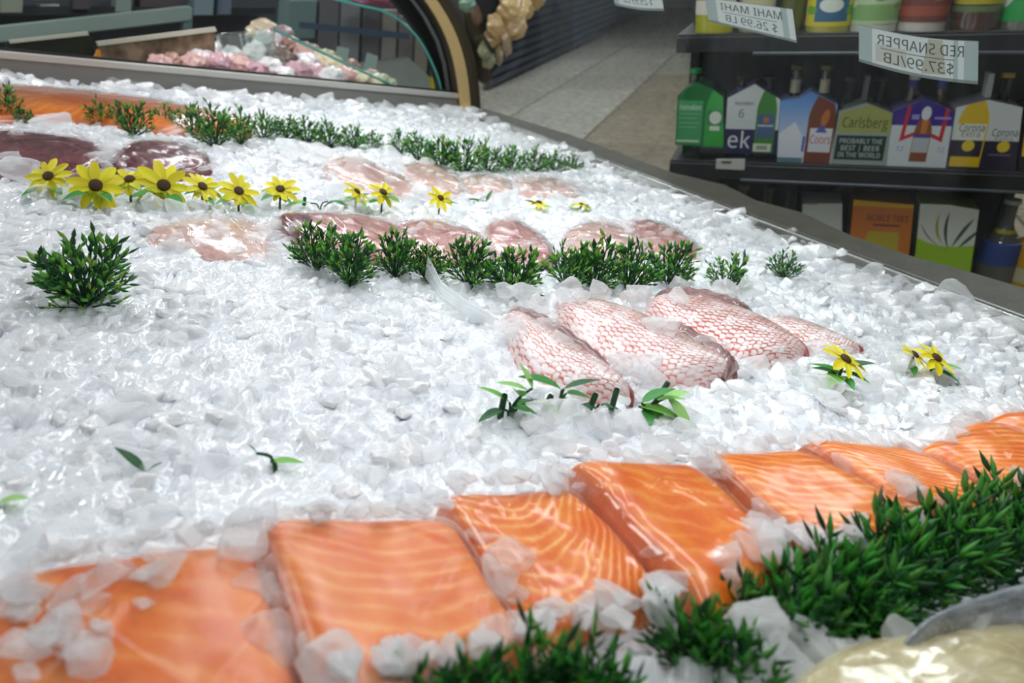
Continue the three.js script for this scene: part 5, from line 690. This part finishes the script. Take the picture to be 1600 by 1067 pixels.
  const lab = (draw) => std(0xffffff, 0.5, { map: canvasTex(512, 256, (x, w2, h) => draw(x, w2, h)) });
  bottle('beer_bottle', 'dark green beer bottle standing behind the leftmost green carrier', 'bottle', 1082, 190, -0.06, yb, 0.031, 0.262, 0.0135, 0.46, gl(10, 60, 34), flatc(20, 150, 70), [[0.68, 0.86, flatc(74, 92, 100), 'neck_label']]);
  [[1160, 130, 'left'], [1200, 130, 'right']].forEach(([x, y, s]) => bottle('beer_bottle', `dark bottle with violet neck label behind the ek carrier, ${s} one`, 'bottle', x, y, -0.07, yb, 0.03, 0.24, 0.013, 0.46, gl(24, 30, 26), flatc(40, 38, 44), [[0.6, 0.88, flatc(84, 78, 128), 'neck_label']]));
  [[1246, 110, 'left'], [1292, 110, 'right']].forEach(([x, y, s]) => bottle('beer_bottle', `dark bottle with white and orange neck label behind the pale blue carrier, ${s} one`, 'bottle', x, y, -0.07, yb, 0.03, 0.272, 0.0135, 0.46, gl(40, 34, 18), flatc(96, 88, 30), [[0.72, 0.86, flatc(196, 188, 160), 'neck_label']]));
  [[1428, 130, 'left'], [1474, 130, 'right']].forEach(([x, y, s]) => bottle('beer_bottle', `bottle with white, red and blue neck label behind the purple carrier, ${s} one`, 'bottle', x, y, -0.07, yb, 0.031, 0.272, 0.014, 0.46, gl(50, 36, 26), flatc(200, 204, 206), [[0.86, 0.94, flatc(206, 206, 208), 'neck_label'], [0.78, 0.86, flatc(52, 60, 140), 'neck_band']]));
  [[1330, 130, 'left'], [1376, 130, 'right']].forEach(([x, y, s]) => bottle('beer_bottle', `dark bottle without label behind the olive carrier, ${s} one`, 'bottle', x, y, -0.09, yb, 0.03, 0.235, 0.0135, 0.46, gl(26, 30, 28), flatc(60, 62, 64), []));
  bottle('beer_bottle', 'dark bottle with a gold cap behind the tall white handle at the right', 'bottle', 1572, 130, -0.08, yb, 0.03, 0.25, 0.0135, 0.46, gl(36, 30, 26), flatc(196, 166, 60), []);
  const yt = yA + 0.001, L = (fn) => lab(fn);
  bottle('sauce_bottle', 'yellow green bottle at the left end of the top shelf', 'bottle', 1116, 40, -0.06, yt, 0.056, 0.3, 0.018, 0.4, gl(170, 168, 6), flatc(230, 200, 40), [[0.16, 0.3, flatc(214, 204, 190)], [0.3, 0.42, flatc(214, 150, 20), 'top_label']]);
  bottle('sauce_bottle', 'pale green bottle behind the mahi mahi sign on the top shelf', 'bottle', 1180, 40, -0.08, yt, 0.05, 0.3, 0.018, 0.4, gl(150, 160, 110), flatc(200, 200, 190), [[0.06, 0.4, flatc(196, 190, 150)]]);
  bottle('sauce_bottle', 'dark olive bottle right of the mahi mahi sign on the top shelf', 'bottle', 1236, 44, -0.08, yt, 0.034, 0.3, 0.016, 0.4, gl(80, 84, 16), flatc(60, 60, 20), []);
  bottle('drink_bottle', 'yellow bottle with blue and green label on the top shelf', 'bottle', 1292, 46, -0.05, yt, 0.06, 0.3, 0.02, 0.4, gl(166, 158, 60), flatc(220, 200, 60), [[0.045, 0.42, L((x, w2, h) => { x.fillStyle = '#d8c81c'; x.fillRect(0, 0, w2, h); for (let k = 0; k < 2; k++) { const o = k * w2 / 2; x.fillStyle = '#27648c'; x.fillRect(o + 70, 40, 130, 180); x.fillStyle = '#dfe6dc'; x.beginPath(); x.ellipse(o + 130, 120, 44, 40, 0, 0, 7); x.fill(); x.fillStyle = '#6aa82c'; x.beginPath(); x.arc(o + 220, 150, 30, 0, 7); x.arc(o + 50, 150, 26, 0, 7); x.fill(); } })]]);
  bottle('drink_bottle', 'white bottle with pale green fruit label on the top shelf', 'bottle', 1362, 48, -0.05, yt, 0.064, 0.3, 0.02, 0.4, gl(196, 200, 184), flatc(220, 220, 210), [[0.06, 0.42, L((x, w2, h) => { x.fillStyle = '#b9cfa4'; x.fillRect(0, 0, w2, h); x.fillStyle = '#86b06c'; x.fillRect(0, 130, w2, 100); for (let i = 0; i < 14; i++) { x.fillStyle = i % 2 ? '#d6dca8' : '#7a9a50'; x.beginPath(); x.arc((i * 97) % w2, 60 + (i * 53) % 90, 20, 0, 7); x.fill(); } })]]);
  bottle('drink_bottle', 'white bottle with red brown label on the top shelf behind the red snapper sign', 'bottle', 1436, 50, -0.05, yt, 0.064, 0.3, 0.02, 0.4, gl(190, 186, 176), flatc(210, 206, 200), [[0.07, 0.42, L((x, w2, h) => { x.fillStyle = '#7a3c30'; x.fillRect(0, 0, w2, h); x.fillStyle = '#a4503c'; x.fillRect(0, 150, w2, 60); for (let i = 0; i < 10; i++) { x.fillStyle = i % 2 ? '#c8805c' : '#5a2a24'; x.beginPath(); x.arc((i * 83) % w2, 50 + (i * 41) % 80, 24, 0, 7); x.fill(); } })]]);
  bottle('drink_bottle', 'dark brown bottle with yellow and green label bands on the top shelf', 'bottle', 1520, 50, -0.05, yt, 0.06, 0.3, 0.02, 0.4, gl(70, 38, 18), flatc(30, 26, 24), [[0.29, 0.42, flatc(190, 90, 50), 'top_label'], [0.2, 0.29, flatc(182, 168, 30)], [0.14, 0.2, flatc(96, 120, 70), 'lower_label']]);
  bottle('drink_bottle', 'bottle with green and white label at the right end of the top shelf', 'bottle', 1594, 56, -0.05, yt, 0.064, 0.3, 0.02, 0.4, gl(90, 90, 78), flatc(40, 90, 50), [[0.06, 0.44, L((x, w2, h) => { x.fillStyle = '#1f9a44'; x.fillRect(0, 0, w2, h); for (let k = 0; k < 3; k++) { x.fillStyle = '#cfd8d2'; x.beginPath(); x.ellipse(k * 170 + 90, 90, 64, 96, 0, 0, 7); x.fill(); } })]]);
  // bottom level
  const yc = yC + 0.001;
  pack('plain white carton at the left of the bottom shelf', [[1250, 440], [1254, 318], [1316, 318], [1312, 450]], yc, (x, w2, h) => { x.fillStyle = '#d8dcd6'; x.fillRect(0, 0, w2, h); x.fillStyle = '#8a9488'; x.fillRect(0, 0, w2 * 0.3, 14); }, { side: [150, 152, 148], name: 'drink_carton' });
  pack('orange carton with a yellow panel and dark lettering on the bottom shelf', [[1317, 460], [1334, 312], [1428, 320], [1410, 470]], yc, (x, w2, h) => { x.fillStyle = '#dc7e2e'; x.fillRect(0, 0, w2, h); x.fillStyle = '#e8b020'; x.fillRect(0, 0, w2, h * 0.07); txt(x, 'NOBLE TREE', w2 * 0.54, h * 0.2, 38, '#5a3044', 'bold sans-serif', w2 * 0.62); x.fillStyle = '#7c4636'; x.fillRect(w2 * 0.34, h * 0.27, w2 * 0.4, 9); x.fillStyle = '#c8b42c'; x.beginPath(); x.moveTo(w2 * 0.22, h * 0.6); x.lineTo(w2 * 0.3, h * 0.36); x.lineTo(w2 * 0.74, h * 0.36); x.lineTo(w2 * 0.78, h * 0.6); x.fill(); }, { side: [120, 84, 30], name: 'drink_carton' });
  pack('white and lime green carton with dark leaf print on the bottom shelf', [[1420, 470], [1438, 318], [1484, 320], [1530, 328], [1505, 480]], yc, (x, w2, h) => { x.fillStyle = '#e2e6de'; x.fillRect(0, 0, w2, h); x.fillStyle = '#a4d420'; x.beginPath(); x.moveTo(0, h * 0.38); x.quadraticCurveTo(w2 * 0.4, h * 0.56, w2, h * 0.44); x.lineTo(w2, h); x.lineTo(0, h); x.fill(); const lf = (a, b2, c2, d2, e2, f2, col) => { x.fillStyle = col; x.beginPath(); x.moveTo(a, b2); x.quadraticCurveTo(c2, d2, e2, f2); x.quadraticCurveTo(c2 + 26, d2 + 14, a, b2); x.fill(); }; lf(w2 * 0.56, h * 0.52, w2 * 0.36, h * 0.3, w2 * 0.46, h * 0.08, '#2c4438'); lf(w2 * 0.5, h * 0.48, w2 * 0.22, h * 0.34, w2 * 0.32, h * 0.1, '#9aa83a'); lf(w2 * 0.6, h * 0.5, w2 * 0.66, h * 0.26, w2 * 0.84, h * 0.14, '#3c5a48'); lf(w2 * 0.7, h * 0.5, w2 * 0.78, h * 0.36, w2 * 0.96, h * 0.26, '#44584a'); lf(w2 * 0.6, h * 0.54, w2 * 0.2, h * 0.46, w2 * 0.08, h * 0.24, '#40403c'); }, { side: [110, 128, 60], name: 'drink_carton' });
  bottle('drink_bottle', 'bottle with a blue label, second from the right on the bottom shelf', 'bottle', 1560, 400, -0.06, yc, 0.058, 0.27, 0.018, 0.4, gl(90, 92, 88), flatc(200, 205, 205), [[0.3, 0.56, flatc(44, 70, 140)], [0.64, 0.68, flatc(196, 186, 40), 'yellow_band']]);
  bottle('drink_bottle', 'yellow bottle at the right edge of the bottom shelf', 'bottle', 1618, 400, -0.05, yc, 0.06, 0.27, 0.02, 0.4, gl(204, 150, 14), flatc(150, 120, 60), [[0.12, 0.3, flatc(190, 180, 140)]]);
  [[1096, 'first'], [1126, 'second'], [1160, 'third'], [1200, 'fourth'], [1236, 'fifth']].forEach(([x, s], i) => bottle('wine_bottle', `dark bottle at the left of the bottom shelf, ${s} from the left`, 'bottle', x, 320, -0.08, yc, 0.04, 0.27, 0.014, 0.42, gl(...[[30, 34, 34], [40, 46, 44], [58, 56, 34], [70, 66, 44], [40, 44, 42]][i]), flatc(...[[150, 150, 155], [120, 124, 128], [90, 80, 40], [60, 60, 40], [70, 70, 66]][i]), []));
}
renderer.render(scene, camera);
